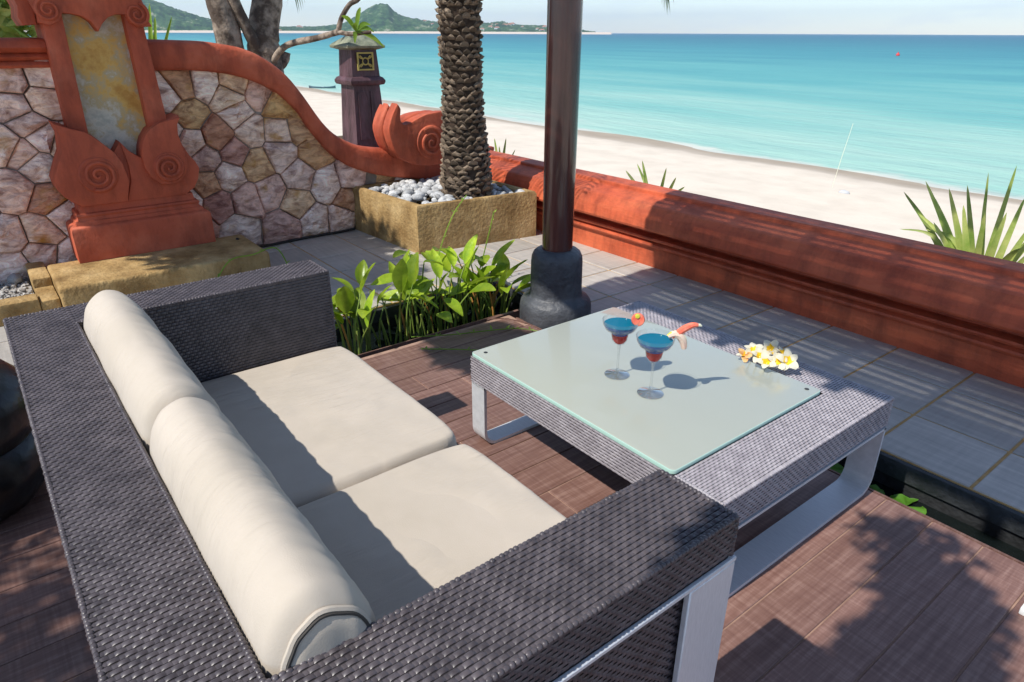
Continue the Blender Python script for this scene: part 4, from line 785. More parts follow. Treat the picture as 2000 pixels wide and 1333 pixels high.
for a_, b_ in (((SX0, BY0, ZT), (SX1, BY0, ZT)), ((SX0, BY0, ZT), (SX0, SF, ZT)), ((SX1, BY0, ZT), (SX1, SF, ZT)), ((AI0, BY1, ZT), (AI0, SF, ZT)), ((AI1, BY1, ZT), (AI1, SF, ZT)), ((AI0, BY1, ZT), (AI1, BY1, ZT)), ((SX0, SF, ZT), (AI0, SF, ZT)), ((AI1, SF, ZT), (SX1, SF, ZT)), ((SX1, SF, 0.57), (SX1, SF, ZT)), ((AI0, SF, 0.3), (AI0, SF, ZT))): edge_wrap(mb, a_, b_)
build('edge_binding', mb, MT['weave'], sofa, kind='stuff', angle=60)
for xo, sg in ((SX1, 1), (SX0, -1)):
    mb = MB(); mb.bbox(min(xo, xo + sg * 0.008), max(xo, xo + sg * 0.008), BY0, SF + 0.006, 0.562, 0.5705, 0.0015, 0, 1); build('metal_trim', mb, MT['alu'], sofa)
    for y0, y1 in ((0.695, SF + 0.004), (BY0 + 0.002, BY0 + 0.11)):
        mb = MB(); xa, xb = sorted((xo - sg * 0.004, xo + sg * 0.008)); mb.bbox(xa, xb, y0, y1, 0.0, 0.5618, 0.002, 0, 1); build('leg', mb, MT['alu'], sofa)
    mb = MB(); xa, xb = sorted((xo - sg * 0.075, xo + sg * 0.008)); mb.bbox(xa, xb, BY0 + 0.111, 0.6945, 0.0, 0.010, 0.002, 0, 1); build('runner', mb, MT['alu'], sofa)

# cushions (lie loose on the sofa)
def seat_cushion(x0, x1, y0, y1, z0, z1, seed, label, crown=0.007):
    nx, ny = 56, 52; mb = MB(); rz = 0.021
    def rect(u, v, top):
        # u,v in -1..1 ; rounded edges
        u0, v0 = u, v; u = u * (1 - 0.05 * abs(v0) ** 9); v = v * (1 - 0.05 * abs(u0) ** 9); eu = 1 - abs(u0); ev = 1 - abs(v0); ax = (x1 - x0) / 2; ay = (y1 - y0) / 2
        du = eu * ax; dv = ev * ay; fu = min(1, du / rz); fv = min(1, dv / rz)
        h = math.sqrt(max(0, 1 - (1 - fu) ** 2)) * math.sqrt(max(0, 1 - (1 - fv) ** 2)); x = (x0 + x1) / 2 + u * ax; y = (y0 + y1) / 2 + v * ay
        hh = (z1 - z0) / 2 * h; puff = crown * (1 - u * u) ** 0.7 * (1 - v * v) ** 0.7
        wr = 0.0022 * noise.noise((x * 3 + y * 2, y * 4 - x * 34, seed)) + 0.0016 * noise.noise((x * 60 + y * 10, y * 5, seed + 3)) * max(0, noise.noise((x * 3, y * 3, seed + 6)))
        edge_w = 0.008 * noise.noise((x * 3, y * 3, seed)) * (1 - h)
        z = (z0 + z1) / 2 + (hh + puff + wr * (1 if h > 0.5 else 0.4) if top else -hh)
        return (x + edge_w + 0.006 * noise.noise((y * 4, seed, 0)) * (abs(u) ** 6) * (1 if u > 0 else -1), y + 0.010 * noise.noise((x * 4, seed, 5)) * (abs(v) ** 6), z)
    def g(i, n): t = i / n * 2 - 1; return math.copysign(1 - (1 - abs(t)) ** 1.6, t)
    for top in (True, False):
        o = len(mb.v)
        for j in range(ny + 1):
            for i in range(nx + 1): mb.v.append(rect(g(i, nx), g(j, ny), top))
        for j in range(ny):
            for i in range(nx):
                q = (o + j * (nx + 1) + i, o + j * (nx + 1) + i + 1, o + (j + 1) * (nx + 1) + i + 1, o + (j + 1) * (nx + 1) + i); mb.f.append(q if top else q[::-1]); mb.m.append(0)
    o = build('seat_cushion', mb, MT['cream'], None, angle=75); tag(o, label, 'cushion', 'seat cushions on the sofa')
    zm = (z0 + z1) / 2 + (z1 - z0) / 2 * 0.55
    return o
seat_cushion(-1.950, -1.236, 0.125, 0.828, 0.286, 0.402, 3, 'cream seat cushion beside the far sofa arm, nearest the pond plants')
seat_cushion(-1.231, -0.615, 0.125, 0.822, 0.286, 0.400, 8, 'cream seat cushion beside the near sofa arm')
DS = [(0.355, 0.405), (0.325, 0.455), (0.298, 0.52), (0.280, 0.58), (0.270, 0.63), (0.260, 0.668), (0.244, 0.698), (0.222, 0.718), (0.196, 0.727), (0.170, 0.719), (0.148, 0.698), (0.134, 0.668), (0.126, 0.63), (0.122, 0.55), (0.121, 0.45), (0.122, 0.402), (0.20, 0.398), (0.29, 0.399)]
def bolster(x0, x1, z_add, seed, label):
    cs = smooth_curve([(0, y, z) for y, z in DS + [DS[0]]], 3)[:-1]; cy, cz = 0.215, 0.56; mb = MB(); n = 110; rings = []
    for i in range(n + 1):
        t = i / n; x = lerp(x0, x1, t); e = min(t, 1 - t) * (x1 - x0); f = 1 - 0.16 * max(0, 1 - e / 0.03) ** 2.2; ring = []
        pf = 0.010 * math.sin(math.pi * t) ** 0.5
        for p in cs:
            dy, dz = p.y - cy, p.z - cz; L_ = math.hypot(dy, dz); up = max(0, dz) / 0.17
            wr = 0.010 * noise.noise((x * 22 + p.z * 14, p.y * 5, seed)) * max(0, min(1, (p.y - 0.17) * 10)) + 0.004 * noise.noise((x * 9, p.z * 9, seed + 2)) + 0.012 * noise.noise((x * 42 + p.z * 22, p.z * 4, seed + 9)) * max(0, min(1, (p.y - 0.2) * 12))
            puck = 0.007 * noise.noise((math.atan2(dz, dy) * 5.5, seed, 1.0 if t > 0.5 else 4.0)) * math.exp(-e / 0.035); k = f * (1 + (pf * (0.6 + 0.5 * up) + wr + puck) / max(L_, 0.05) * 0.6); ring.append((x + 0.004 * noise.noise((p.y * 9, p.z * 9, seed)), cy + dy * k, cz + dz * k + z_add * up))
        rings.append(ring)
    mb.loft(rings, cap=False)
    for sgn, ring in ((-1, rings[0]), (1, rings[-1])):       # soft end panels
        o = len(mb.v); m_ = len(ring); c = Vector((sum(p[0] for p in ring) / m_, cy, cz)); prev = [o + k for k in range(m_)]; mb.v += ring
        for f in (0.94, 0.8, 0.5):
            cur = []
            for p in ring:
                q = c + (Vector(p) - c) * f; q.x += sgn * (0.004 + 0.014 * (1 - f) ** 0.5) + 0.003 * noise.noise((q.y * 40, q.z * 14, seed)); cur.append(len(mb.v)); mb.v.append(tuple(q))
            for k in range(m_): mb.f.append((prev[k], prev[(k + 1) % m_], cur[(k + 1) % m_], cur[k])); mb.m.append(0)
            prev = cur
        mb.v.append((c.x + sgn * 0.016, c.y, c.z))
        for k in range(m_): mb.f.append((prev[k], prev[(k + 1) % m_], len(mb.v) - 1)); mb.m.append(0)
    o = build('back_cushion', mb, MT['cream'], None, angle=70); tag(o, label, 'cushion', 'bolster back cushions on the sofa')
    for ring in (rings[0], rings[-1]):
        q = MB(); sg = -1 if ring is rings[0] else 1; pts = [(p[0] + sg * 0.002, cy + (p[1] - cy) * 1.012, cz + (p[2] - cz) * 1.012) for p in ring]; q.tube(pts + [pts[0]], 0.0042, 6); build('piping', q, MT['cream'], o)
        q = MB(); pts = [(p[0] + sg * 0.0065, cy + (p[1] - cy) * 0.982, cz + (p[2] - cz) * 0.982) for p in ring]; q.tube(pts + [pts[0]], 0.0024, 5); build('dark_seam', q, MT['piping'], o)
    return o
bolster(-1.948, -1.243, 0.0, 2, 'cream bolster cushion against the sofa back, beside the far arm')
bolster(-1.236, -0.617, 0.0, 6, 'wrinkled cream bolster cushion against the sofa back, beside the near arm')

# ================================================================== coffee table
tab = empty('coffee_table', (-1.217, 1.595, 0), 'low wicker coffee table with a frosted glass top and metal strap legs', 'table')
TX0, TX1, TY0, TY1 = -1.728, -0.706, 1.18, 2.01; GX1, GY1 = -0.852, 1.866
mb = MB(); mb.bbox(TX0 + 0.002, TX1 - 0.002, TY0 + 0.002, TY1 - 0.002, 0.236, 0.332, 0.003); mb.bbox(GX1 + 0.003, TX1 - 0.002, TY0 + 0.002, TY1 - 0.002, 0.3, 0.3345, 0.002); mb.bbox(TX0 + 0.002, GX1 + 0.003, GY1 + 0.004, TY1 - 0.002, 0.3, 0.334, 0.002); build('frame_core', mb, MT['weave_back'], tab)
wv('top_weave', (GX1 + 0.003, TY0, 0.3355), Y, TY1 - TY0, X, TX1 - GX1 - 0.003, Zv, m='weave_t', par=tab, pa=0.0095, pb=0.0090)
wv('top_weave', (TX0, GY1 + 0.003, 0.3355), Y, TY1 - GY1 - 0.003, X, GX1 - TX0 + 0.003, Zv, m='weave_t', par=tab, pa=0.0095, pb=0.0090)
wv('apron_weave', (TX0, TY0, 0.236), X, TX1 - TX0, Zv, 0.097, (0, -1, 0), m='weave_t', par=tab, pa=0.0105, pb=0.0096)
wv('apron_weave', (TX1, TY0, 0.240), Y, TY1 - TY0, Zv, 0.095, X, m='weave_t', par=tab, pa=0.0105, pb=0.0096)
wv('apron_weave', (TX0, TY0, 0.236), Y, TY1 - TY0, Zv, 0.097, (-1, 0, 0), m='weave_t', par=tab, pa=0.0105, pb=0.0096)
wv('apron_weave', (TX0, TY1, 0.236), X, TX1 - TX0, Zv, 0.097, Y, m='weave_t', par=tab, pa=0.0105, pb=0.0096)
mb = MB(); edge_wrap(mb, (TX1, TY0, 0.335), (TX1, TY1, 0.335)); edge_wrap(mb, (TX0, TY1, 0.335), (TX1, TY1, 0.335)); edge_wrap(mb, (GX1 + 0.003, TY0, 0.335), (TX1, TY0, 0.335)); edge_wrap(mb, (TX1, TY1, 0.24), (TX1, TY1, 0.335)); build('edge_binding', mb, MT['weave_t'], tab, kind='stuff', angle=60)
def glass_top():
    bm = bmesh.new(); bmesh.ops.create_cube(bm, size=1)
    x0, x1, y0, y1, z0, z1 = TX0 + 0.004, GX1, TY0 - 0.004, GY1, 0.3355, 0.3465
    for v in bm.verts: v.co = Vector(((x0 + x1) / 2 + v.co.x * (x1 - x0), (y0 + y1) / 2 + v.co.y * (y1 - y0), (z0 + z1) / 2 + v.co.z * (z1 - z0)))
    ve = [e for e in bm.edges if abs(e.verts[0].co.z - e.verts[1].co.z) > 0.005]; bmesh.ops.bevel(bm, geom=ve, offset=0.016, segments=5, affect='EDGES', profile=0.5)
    te = [e for e in bm.edges if e.verts[0].co.z > 0.345 and e.verts[1].co.z > 0.345]; bmesh.ops.bevel(bm, geom=te, offset=0.0022, segments=2, affect='EDGES', profile=0.5)
    mb = MB(); mb.bm(bm); mb.m = [0 if all(mb.v[i][2] > 0.3464 for i in f) else 1 for f in mb.f]; return mb
gt = build('glass_top', glass_top(), [MT['frost'], MT['glassedge']], tab)
for px_, py_ in ((-0.885, 1.835), (-1.69, 1.215)): build('fixing_disc', MB().lathe([(0.0065, 0.3466), (0.007, 0.3472)], (px_, py_, 0), 16), MT['kerb'], gt)
def strap_loop(x0, x1):
    # flat strap bent into a closed rectangle standing under the table end
    y0, y1, z0, z1, r, th = TY0 + 0.0, TY1 - 0.002, 0.0, 0.236, 0.055, 0.011; out = []
    def arc(cy, cz, a0, a1, n=7): return [(cy + r * math.cos(a0 + (a1 - a0) * i / n), cz + r * math.sin(a0 + (a1 - a0) * i / n)) for i in range(n + 1)]
    o_ = [(y0, z1), (y0, z0 + r)] + arc(y0 + r, z0 + r, math.pi, 1.5 * math.pi) + arc(y1 - r, z0 + r, 1.5 * math.pi, 2 * math.pi) + [(y1, z1)]
    mb = MB(); rings = []
    for i, (y, z) in enumerate(o_):
        a_ = o_[max(i - 1, 0)]; b_ = o_[min(i + 1, len(o_) - 1)]; t = Vector((0, b_[0] - a_[0], b_[1] - a_[1])).normalized(); nn = Vector((0, -t.z, t.y)); p = Vector((0, y, z)); q = p + nn * th
        rings.append([(x0, p.y, p.z), (x1, p.y, p.z), (x1, q.y, q.z), (x0, q.y, q.z)])
    mb.loft(rings); mb.box(x0, x1, y0, y1, 0.227, 0.2355); return mb
build('leg_strap', strap_loop(TX0 + 0.002, TX0 + 0.074), MT['alu'], tab, angle=30)
build('leg_strap', strap_loop(TX1 - 0.083, TX1 + 0.004), MT['alu'], tab, angle=30)

# ================================================================== cocktails
TZ = 0.3468
def cocktail(loc, label, fruit, rz):
    root = empty('cocktail_glass', loc, label, 'cocktail', 'cocktails on the table', rz=rz); ORG[root.name] = Vector((0, 0, 0))
    build('foot', MB().lathe([(0.0385, 0.0), (0.0395, 0.002), (0.036, 0.004), (0.015, 0.0075), (0.006, 0.012), (0.0042, 0.02)], n=32), MT['stemglass'], root)
    build('stem', MB().lathe([(0.0042, 0.02), (0.0036, 0.05), (0.0038, 0.09), (0.006, 0.104)], n=14), MT['stemglass'], root)
    build('bowl', MB().lathe([(0.006, 0.104), (0.016, 0.110), (0.0235, 0.121), (0.0262, 0.136), (0.0275, 0.145), (0.033, 0.149), (0.046, 0.158), (0.0535, 0.172), (0.0565, 0.188), (0.0555, 0.188), (0.0525, 0.1725), (0.045, 0.1595), (0.032, 0.1508)], n=40, cap=False), MT['glass'], root)
    build('red_syrup', MB().lathe([(0.0005, 0.109), (0.014, 0.1115), (0.0222, 0.1225), (0.0250, 0.136), (0.0258, 0.142), (0.0005, 0.142)], n=32, cap=False), MT['syrup'], root)
    build('blue_drink', MB().lathe([(0.0005, 0.1425), (0.0260, 0.1425), (0.0265, 0.1455), (0.0322, 0.1512), (0.0448, 0.160), (0.0505, 0.170), (0.0515, 0.1735), (0.0005, 0.1735)], n=36, cap=False), MT['blue'], root)
    build('drink_surface', MB().lathe([(0.0005, 0.1738), (0.051, 0.1738), (0.0512, 0.1742), (0.0005, 0.1741)], n=36, cap=False), MT['teal'], root)
    return root
g1 = cocktail((-1.305, 1.447, TZ), 'blue and red cocktail holding a round red fruit slice, standing behind the other cocktail', 0, 0)
g2 = cocktail((-1.158, 1.437, TZ), 'blue and red cocktail holding a curled watermelon wedge, standing nearer the flowers', 0, 0.7)
# round red slice on the first rim
def place(o, loc, rot): o.location = loc; o.rotation_euler = rot; return o
rt3 = Vector((0.616, 0.787, 0)); 
f1 = empty('fruit_slice', (-1.305 + rt3.x * 0.052, 1.447 + rt3.y * 0.052, TZ + 0.188), 'round red fruit slice with a yellow spot on the rim of the cocktail behind', 'fruit'); ORG[f1.name] = Vector((0, 0, 0)); f1.rotation_euler = (R(78), 0, R(45))
build('flesh', MB().lathe([(0.0005, -0.006), (0.018, -0.007), (0.0205, -0.003), (0.0205, 0.003), (0.018, 0.007), (0.0005, 0.006)], n=24, cap=False), MT['melon'], f1)
build('yellow_core', MB().lathe([(0.0005, 0.0065), (0.0075, 0.0068), (0.007, 0.0095), (0.0005, 0.0105)], (-0.003, 0.012, 0), n=14, cap=False), MT['lime'], f1)
f2 = empty('fruit_wedge', (-1.158 + rt3.x * 0.052, 1.437 + rt3.y * 0.052, TZ + 0.182), 'curled watermelon wedge with pale rind on the rim of the nearer cocktail', 'fruit'); ORG[f2.name] = Vector((0, 0, 0)); f2.rotation_euler = (0, 0, math.atan2(rt3.y, rt3.x))
pts = smooth_curve([(-0.006, 0, 0.004), (0.012, 0, 0.016), (0.030, 0.0, 0.030), (0.050, 0, 0.040), (0.066, 0, 0.040)], 5); n = len(pts)
build('flesh', MB().tube(pts, [0.0045 + 0.0065 * math.sin(math.pi * min(1, 0.15 + 0.85 * i / n)) for i in range(n)], 8), MT['melon'], f2)
build('rind_tip', MB().tube([(0.062, 0, 0.0405), (0.071, 0, 0.040), (0.077, 0, 0.037)], [0.0052, 0.005, 0.002], 8), MT['rind'], f2)
pts = smooth_curve([(-0.016, 0.0, 0.004), (0.0, 0, 0.012), (0.016, 0, 0.008), (0.028, 0, -0.010), (0.034, 0, -0.034)], 5); n = len(pts)
build('pale_half', MB().tube(pts, [0.004 + 0.0085 * math.sin(math.pi * min(1, 0.1 + 0.8 * i / n)) for i in range(n)], 8), MT['guava'], f2)
pts2 = [Vector((p.x + 0.006, p.y - 0.002, p.z + 0.006)) for p in pts]; build('yellow_rind', MB().tube(pts2, [0.0015 + 0.0042 * math.sin(math.pi * i / (n - 1)) for i in range(n)], 6), MT['rind'], f2)
build('lime_skin', MB().tube([(-0.018, 0, 0.006), (-0.008, 0, 0.014), (0.004, 0, 0.018)], [0.004, 0.006, 0.003], 8), MT['lime'], f2)

# ================================================================== frangipani blossoms
def petal_mesh(key, mats):
    mb = MB(); n, w = 8, 4
    for i in range(n + 1):
        t = i / n; wd_ = 0.0125 * math.sin(math.pi * min(1, 0.12 + 0.80 * t)) ** 0.8; zz = 0.010 * math.sin(t * 1.9) - 0.004 * t * t
        for j in range(w + 1):
            s_ = j / w * 2 - 1; mb.v.append((0.034 * t, s_ * wd_ + 0.004 * t * t, zz + 0.004 * abs(s_) ** 2 * (1 if s_ > 0 else -0.6)))
    for i in range(n):
        for j in range(w): mb.f.append((i * (w + 1) + j, i * (w + 1) + j + 1, (i + 1) * (w + 1) + j + 1, (i + 1) * (w + 1) + j)); mb.m.append(1 if i < 3 else 0)
    return mb.mesh('petal', mats, True, 80)
pm = petal_mesh('a', [MT['petal'], MT['yolk']]); pmo = petal_mesh('b', [MT['oldpetal'], MT['oldpetal']])
tube_q = MB(); tube_q.tube([(0, 0, -0.022), (0, 0, -0.008), (0, 0, 0.001)], [0.0022, 0.0028, 0.004], 7); tube_me = tube_q.mesh('flower_tube', [MT['rind']])
random.seed(77)
FL = [((-1.083, 1.935, 0.030), (0.9, -0.5), 0.95, 'white frangipani blossom standing upright at the back of the bunch'),
      ((-1.128, 1.893, 0.022), (0.25, -0.2), 1.0, 'white frangipani blossom leaning over the wicker border at the left of the bunch'),
      ((-1.045, 1.905, 0.028), (0.1, 0.3), 0.8, 'small white frangipani blossom facing up in the middle of the bunch'),
      ((-1.025, 1.922, 0.036), (0.2, 0.25), 0.8, 'small white frangipani blossom next to the upright one on the right of the bunch'),
      ((-1.078, 1.865, 0.024), (0.5, 0.3), 1.0, 'white frangipani blossom lying on the glass in the centre front of the bunch'),
      ((-1.035, 1.850, 0.020), (0.7, 0.1), 1.0, 'white frangipani blossom lying nearest the sofa in the bunch'),
      ((-1.012, 1.872, 0.022), (0.8, 0.45), 1.0, 'white frangipani blossom with wide yellow throat lying right of centre on the glass'),
      ((-0.985, 1.898, 0.030), (1.1, 0.7), 1.05, 'white frangipani blossom on its side at the right end of the bunch')]
tocam = (Vector((0, 0, 1.33)) - Vector((-1.05, 1.88, 0.36))).normalized()
for i, (p, tl, s_, lb) in enumerate(FL):
    p = (-1.055 + (p[0] + 1.055) * 0.84, 1.888 + (p[1] - 1.888) * 0.95, p[2] * 1.1)
    root = empty('frangipani_flower', (p[0], p[1], TZ + p[2]), lb, 'flower', 'frangipani blossoms on the table'); root.scale = (s_ * 1.04,) * 3
    ax = (Vector((0, 0, 1)) * (1.1 - tl[0] * 0.6) + tocam * tl[0] + Vector((0.6, 0.78, 0)) * (tl[1] * 0.6)).normalized(); root.rotation_euler = ax.to_track_quat('Z', 'Y').to_euler()
    ph = random.uniform(0, 1.2)
    for k in range(5):
        o = link('petal', pm, root); o.rotation_euler = (random.uniform(-0.12, 0.12), random.uniform(-0.35, 0.05), ph + k * 2 * math.pi / 5); s2 = random.uniform(0.92, 1.08); o.scale = (s2, s2, s2)
    link('flower_tube', tube_me, root)
root = empty('frangipani_flower', (-1.125, 1.858, TZ + 0.014), 'browned wilting frangipani blossom at the left edge of the bunch', 'flower', 'frangipani blossoms on the table'); root.rotation_euler = (0.5, 0.3, 0.4); root.scale = (0.85, 0.85, 0.85)
for k in range(5):
    o = link('petal', pmo if k % 2 == 0 else pm, root); o.rotation_euler = (random.uniform(-0.4, 0.4), random.uniform(-0.7, 0.0), k * 2 * math.pi / 5)

# ================================================================== pond plants, pads, vines
def leaf_mesh(L_, W_, bend, seed):
    mb = MB(); n, w = 9, 4
    for i in range(n + 1):
        t = i / n; hw = W_ * 0.5 * (math.sin(math.pi * (0.03 + 0.95 * t)) ** 0.75) * (1.1 - 0.35 * t); x = L_ * (t - bend * 0.25 * t * t); z = -bend * L_ * 0.5 * t * t
        for j in range(w + 1):
            s_ = j / w * 2 - 1; mb.v.append((x, s_ * hw, z + abs(s_) * hw * 0.42 + 0.004 * noise.noise((t * 5, s_ * 2, seed))))
    for i in range(n):
        for j in range(w): mb.f.append((i * (w + 1) + j, i * (w + 1) + j + 1, (i + 1) * (w + 1) + j + 1, (i + 1) * (w + 1) + j)); mb.m.append(0)
    return mb.mesh('leaf', [MT['leaf']], True, 80)
random.seed(55)
lm = [leaf_mesh(L_, W_, b_, i) for i, (L_, W_, b_) in enumerate(((0.19, 0.085, 0.3), (0.16, 0.075, 0.5), (0.21, 0.085, 0.15), (0.14, 0.065, 0.4), (0.17, 0.10, 0.25)))]
PLANTS = [((-2.78, 1.20), 9, 0.08, 0.34, 'leafy water plant pressed against the far sofa arm', 0.12), ((-2.84, 1.32), 10, 0.08, 0.34, 'water plant with a broad pale leaf close to the sofa arm', 0.15),
          ((-2.86, 1.49), 7, 0.06, 0.36, 'water plant with arching leaves between the sofa arm clump and the tall clump', 0.14), ((-2.90, 1.64), 10, 0.06, 0.52, 'tallest water plant with upright leaves in front of the ochre planter', 0.15),
          ((-2.86, 1.77), 13, 0.02, 0.40, 'dense water plant in the middle of the pond bed', 0.18), ((-2.90, 1.91), 13, 0.0, 0.38, 'dense water plant just right of the middle of the pond bed', 0.17),
          ((-2.86, 2.04), 12, 0.0, 0.30, 'water plant with drooping leaves next to the post base', 0.18), ((-2.78, 2.10), 10, 0.0, 0.16, 'low water plant leaning toward the charcoal post base', 0.16)]
for (px_, py_), n, h0, h1, lb, sp in PLANTS:
    root = empty('water_plant', (px_, py_, -0.15), lb, 'water plant', 'water plants in the pond')
    for k in range(n):
        a = random.uniform(0, 6.28); d = random.uniform(0.2, 1) * sp; h = random.uniform(h0, h1) * 0.82; top = Vector((px_ + d * math.cos(a), py_ + d * math.sin(a), h * 0.72 + 0.02)); b0 = Vector((px_ + 0.25 * d * math.cos(a) + random.uniform(-0.03, 0.03), py_ + 0.25 * d * math.sin(a) + random.uniform(-0.03, 0.03), -0.16))
        midp = b0.lerp(top, 0.55) + Vector((-0.15 * d * math.cos(a), -0.15 * d * math.sin(a), 0.02)); pts = smooth_curve([b0, midp, top], 5)
        build('stem', MB().tube(pts, [0.0062 - 0.003 * i / len(pts) for i in range(len(pts))], 6), MT['stem'] if random.random() < 0.9 else MT['drystem'], root)
        o = link('leaf', random.choice(lm), root, top - Vector((px_, py_, -0.15))); pitch = -random.uniform(0.7, 1.45) if random.random() < 0.5 else -random.uniform(-0.4, 0.8); o.rotation_euler = (random.uniform(-0.5, 0.5), pitch, a + random.uniform(-0.7, 0.7)); s_ = random.uniform(0.7, 1.15); o.scale = (s_, s_, s_)
    for k in range(4):
        a = random.uniform(0, 6.28); d = random.uniform(0.02, 0.10); b0 = Vector((px_ + d * math.cos(a), py_ + d * math.sin(a), -0.16)); top = b0 + Vector((random.uniform(-0.06, 0.06), random.uniform(-0.06, 0.06), random.uniform(0.12, 0.30)))
        build('stem', MB().tube(smooth_curve([b0, b0.lerp(top, 0.5) + Vector((0.01, 0, 0)), top], 4), 0.0045, 5), random.choice((MT['stem'], MT['stem'], MT['drystem'])), root)
def sprig(pts, label, rad=0.0028, nl=7, group='creeping vines'):
    root = empty('creeping_vine', pts[0], label, 'vine', group); c = smooth_curve(pts, 6); build('runner', MB().tube(c, rad, 5), MT['lightleaf'], root)
    for k in range(nl):
        p = c[int((k + 0.7) / nl * (len(c) - 1))]
        for s_ in (-1, 1):
            a = random.uniform(0, 6.28); d = Vector((math.cos(a), math.sin(a), random.uniform(0.2, 0.9))).normalized(); w = d.cross(Vector((0, 0, 1))).normalized() * 0.006; L_ = random.uniform(0.014, 0.03)
            build('leaf', MB().add([p, p + d * L_ * 0.5 + w, p + d * L_, p + d * L_ * 0.5 - w], [(0, 1, 2, 3)]), MT['lightleaf'], root, smooth=False)
sprig([(-2.62, 1.45, 0.012), (-2.52, 1.62, 0.014), (-2.45, 1.80, 0.013), (-2.38, 1.92, 0.014), (-2.24, 1.99, 0.016)], 'thin green vine along the curved deck edge below the water plants', nl=9)
sprig([(-2.48, 1.42, 0.010), (-2.34, 1.58, 0.012), (-2.20, 1.70, 0.014), (-2.05, 1.78, 0.013)], 'thin green vine lying on the deck just behind the coffee table', nl=8)
sprig([(-3.86, 0.92, 0.05), (-3.86, 1.02, 0.16), (-3.86, 1.15, 0.17), (-3.84, 1.28, 0.19), (-3.80, 1.33, 0.06)], 'thin green vine climbing over the ochre plinth behind the sofa', 0.004, 6)
sprig([(-2.95, 1.80, -0.1), (-3.02, 1.86, 0.2), (-3.05, 1.98, 0.42), (-3.08, 2.1, 0.52)], 'slender flower stalk rising in front of the ochre planter', 0.003, 5)
sprig([(-2.95, 2.0, -0.1), (-2.98, 2.12, 0.15), (-3.0, 2.2, 0.34), (-3.02, 2.24, 0.42)], 'leafy stalk rising beside the post, rightmost of the pond stalks', 0.0035, 7)
def pad(x, y, r, rz, label, tilt=0.0):
    q = MB(); n = 26; a0_ = 0.22; vs = [(0, 0, 0.002)]
    for ring, (f, z) in enumerate(((0.5, 0.004), (0.92, 0.002), (1.0, 0.006))):
        for k in range(n + 1):
            a = a0_ + (2 * math.pi - 2 * a0_) * k / n; k2 = f * r * (1 + 0.05 * math.sin(a * 5 + x * 9)); vs.append((k2 * math.cos(a), k2 * math.sin(a) * 0.9, z + 0.004 * math.sin(a * 7)))
    m1 = n + 1; fs = [(0, 1 + k, 2 + k) for k in range(n)]
    for g in range(2): fs += [(1 + g * m1 + k, 1 + (g + 1) * m1 + k, 2 + (g + 1) * m1 + k, 2 + g * m1 + k) for k in range(n)]
    q.add(vs, fs); o = link('lily_pad', q.mesh('lily_pad', [MT['pad']], True, 80), None, (x, y, -0.118)); o.rotation_euler = (tilt, 0.05, rz); tag(o, label, 'lily pad', 'lily pads in the water channel')
pad(-0.645, 2.195, 0.062, 1.2, 'largest lily pad beside the deck edge, right of the table leg', 0.06); pad(-0.755, 2.185, 0.042, 2.4, 'lily pad just right of the table leg'); pad(-0.915, 2.19, 0.058, 4.0, 'lily pad seen under the table, left of its leg', 0.05); pad(-1.0, 2.235, 0.030, 0.5, 'small lily pad against the kerb, seen under the table'); pad(-2.50, 2.12, 0.03, 0.5, 'small lily pad beside the charcoal post base')
# ================================================================== dark jar behind the sofa, cable, stool foot
jar = MB().lathe([(0.13, 0.0), (0.20, 0.02), (0.255, 0.09), (0.27, 0.16), (0.25, 0.215), (0.235, 0.23), (0.245, 0.245), (0.262, 0.30), (0.25, 0.37), (0.21, 0.42), (0.15, 0.44), (0.14, 0.43), (0.0005, 0.42)], (-2.36, -0.27, 0), 48)
tag(build('glazed_jar', jar, MT['black']), 'squat glossy black jar on the deck behind the sofa', 'jar')
cb = smooth_curve([(-4.30, 1.20, 0.154), (-4.40, 1.32, 0.06), (-4.50, 1.42, 0.02), (-4.55, 1.6, 0.012), (-4.56, 1.8, 0.012), (-4.56, 2.0, 0.012), (-4.55, 2.11, 0.02)], 6)
tag(build('cable', MB().tube(cb, 0.009, 8), MT['cable']), 'black cable running along the foot of the stone wall', 'cable')
mb = MB(); mb.bbox(-0.222, -0.05, 1.80, 1.87, 0.0, 0.02, 0.004); tag(build('stool_foot', mb, MT['white']), 'white metal furniture foot at the right edge of the photo', 'foot')

# ================================================================== plants behind the walls
def strap_plant(c, blades, label, m, name='strap_leaf_plant', group=None, w=0.035):
    root = empty(name, c, label, 'plant', group); c = Vector(c)
    for tip, sag, ww in blades:
        tip = Vector(tip); p0 = c + Vector((random.uniform(-0.03, 0.03), random.uniform(-0.03, 0.03), 0)); md = p0.lerp(tip, 0.5) + Vector((0, 0, sag)); cc = smooth_curve([p0, md, tip], 6); q = MB(); d = (tip - c); sd = d.cross(Vector((0, 0, 1)))
        view = (Vector((0, 0, 1.33)) - c).normalized(); sd = d.cross(view).normalized(); vs = []
        nn = len(cc)
        for i, p in enumerate(cc):
            t = i / (nn - 1); hw = ww * 0.72 * (1 - t) ** 0.6 * (0.7 + 0.6 * t if t < 0.5 else 1.0); vs += [p - sd * hw + view * hw * 0.4, p, p + sd * hw + view * hw * 0.4]
        q.add(vs, [(i * 3 + k, i * 3 + k + 1, i * 3 + k + 4, i * 3 + k + 3) for i in range(nn - 1) for k in range(2)]); build('leaf', q, m, root, angle=80)
    return root
random.seed(66)
yb = 3.72
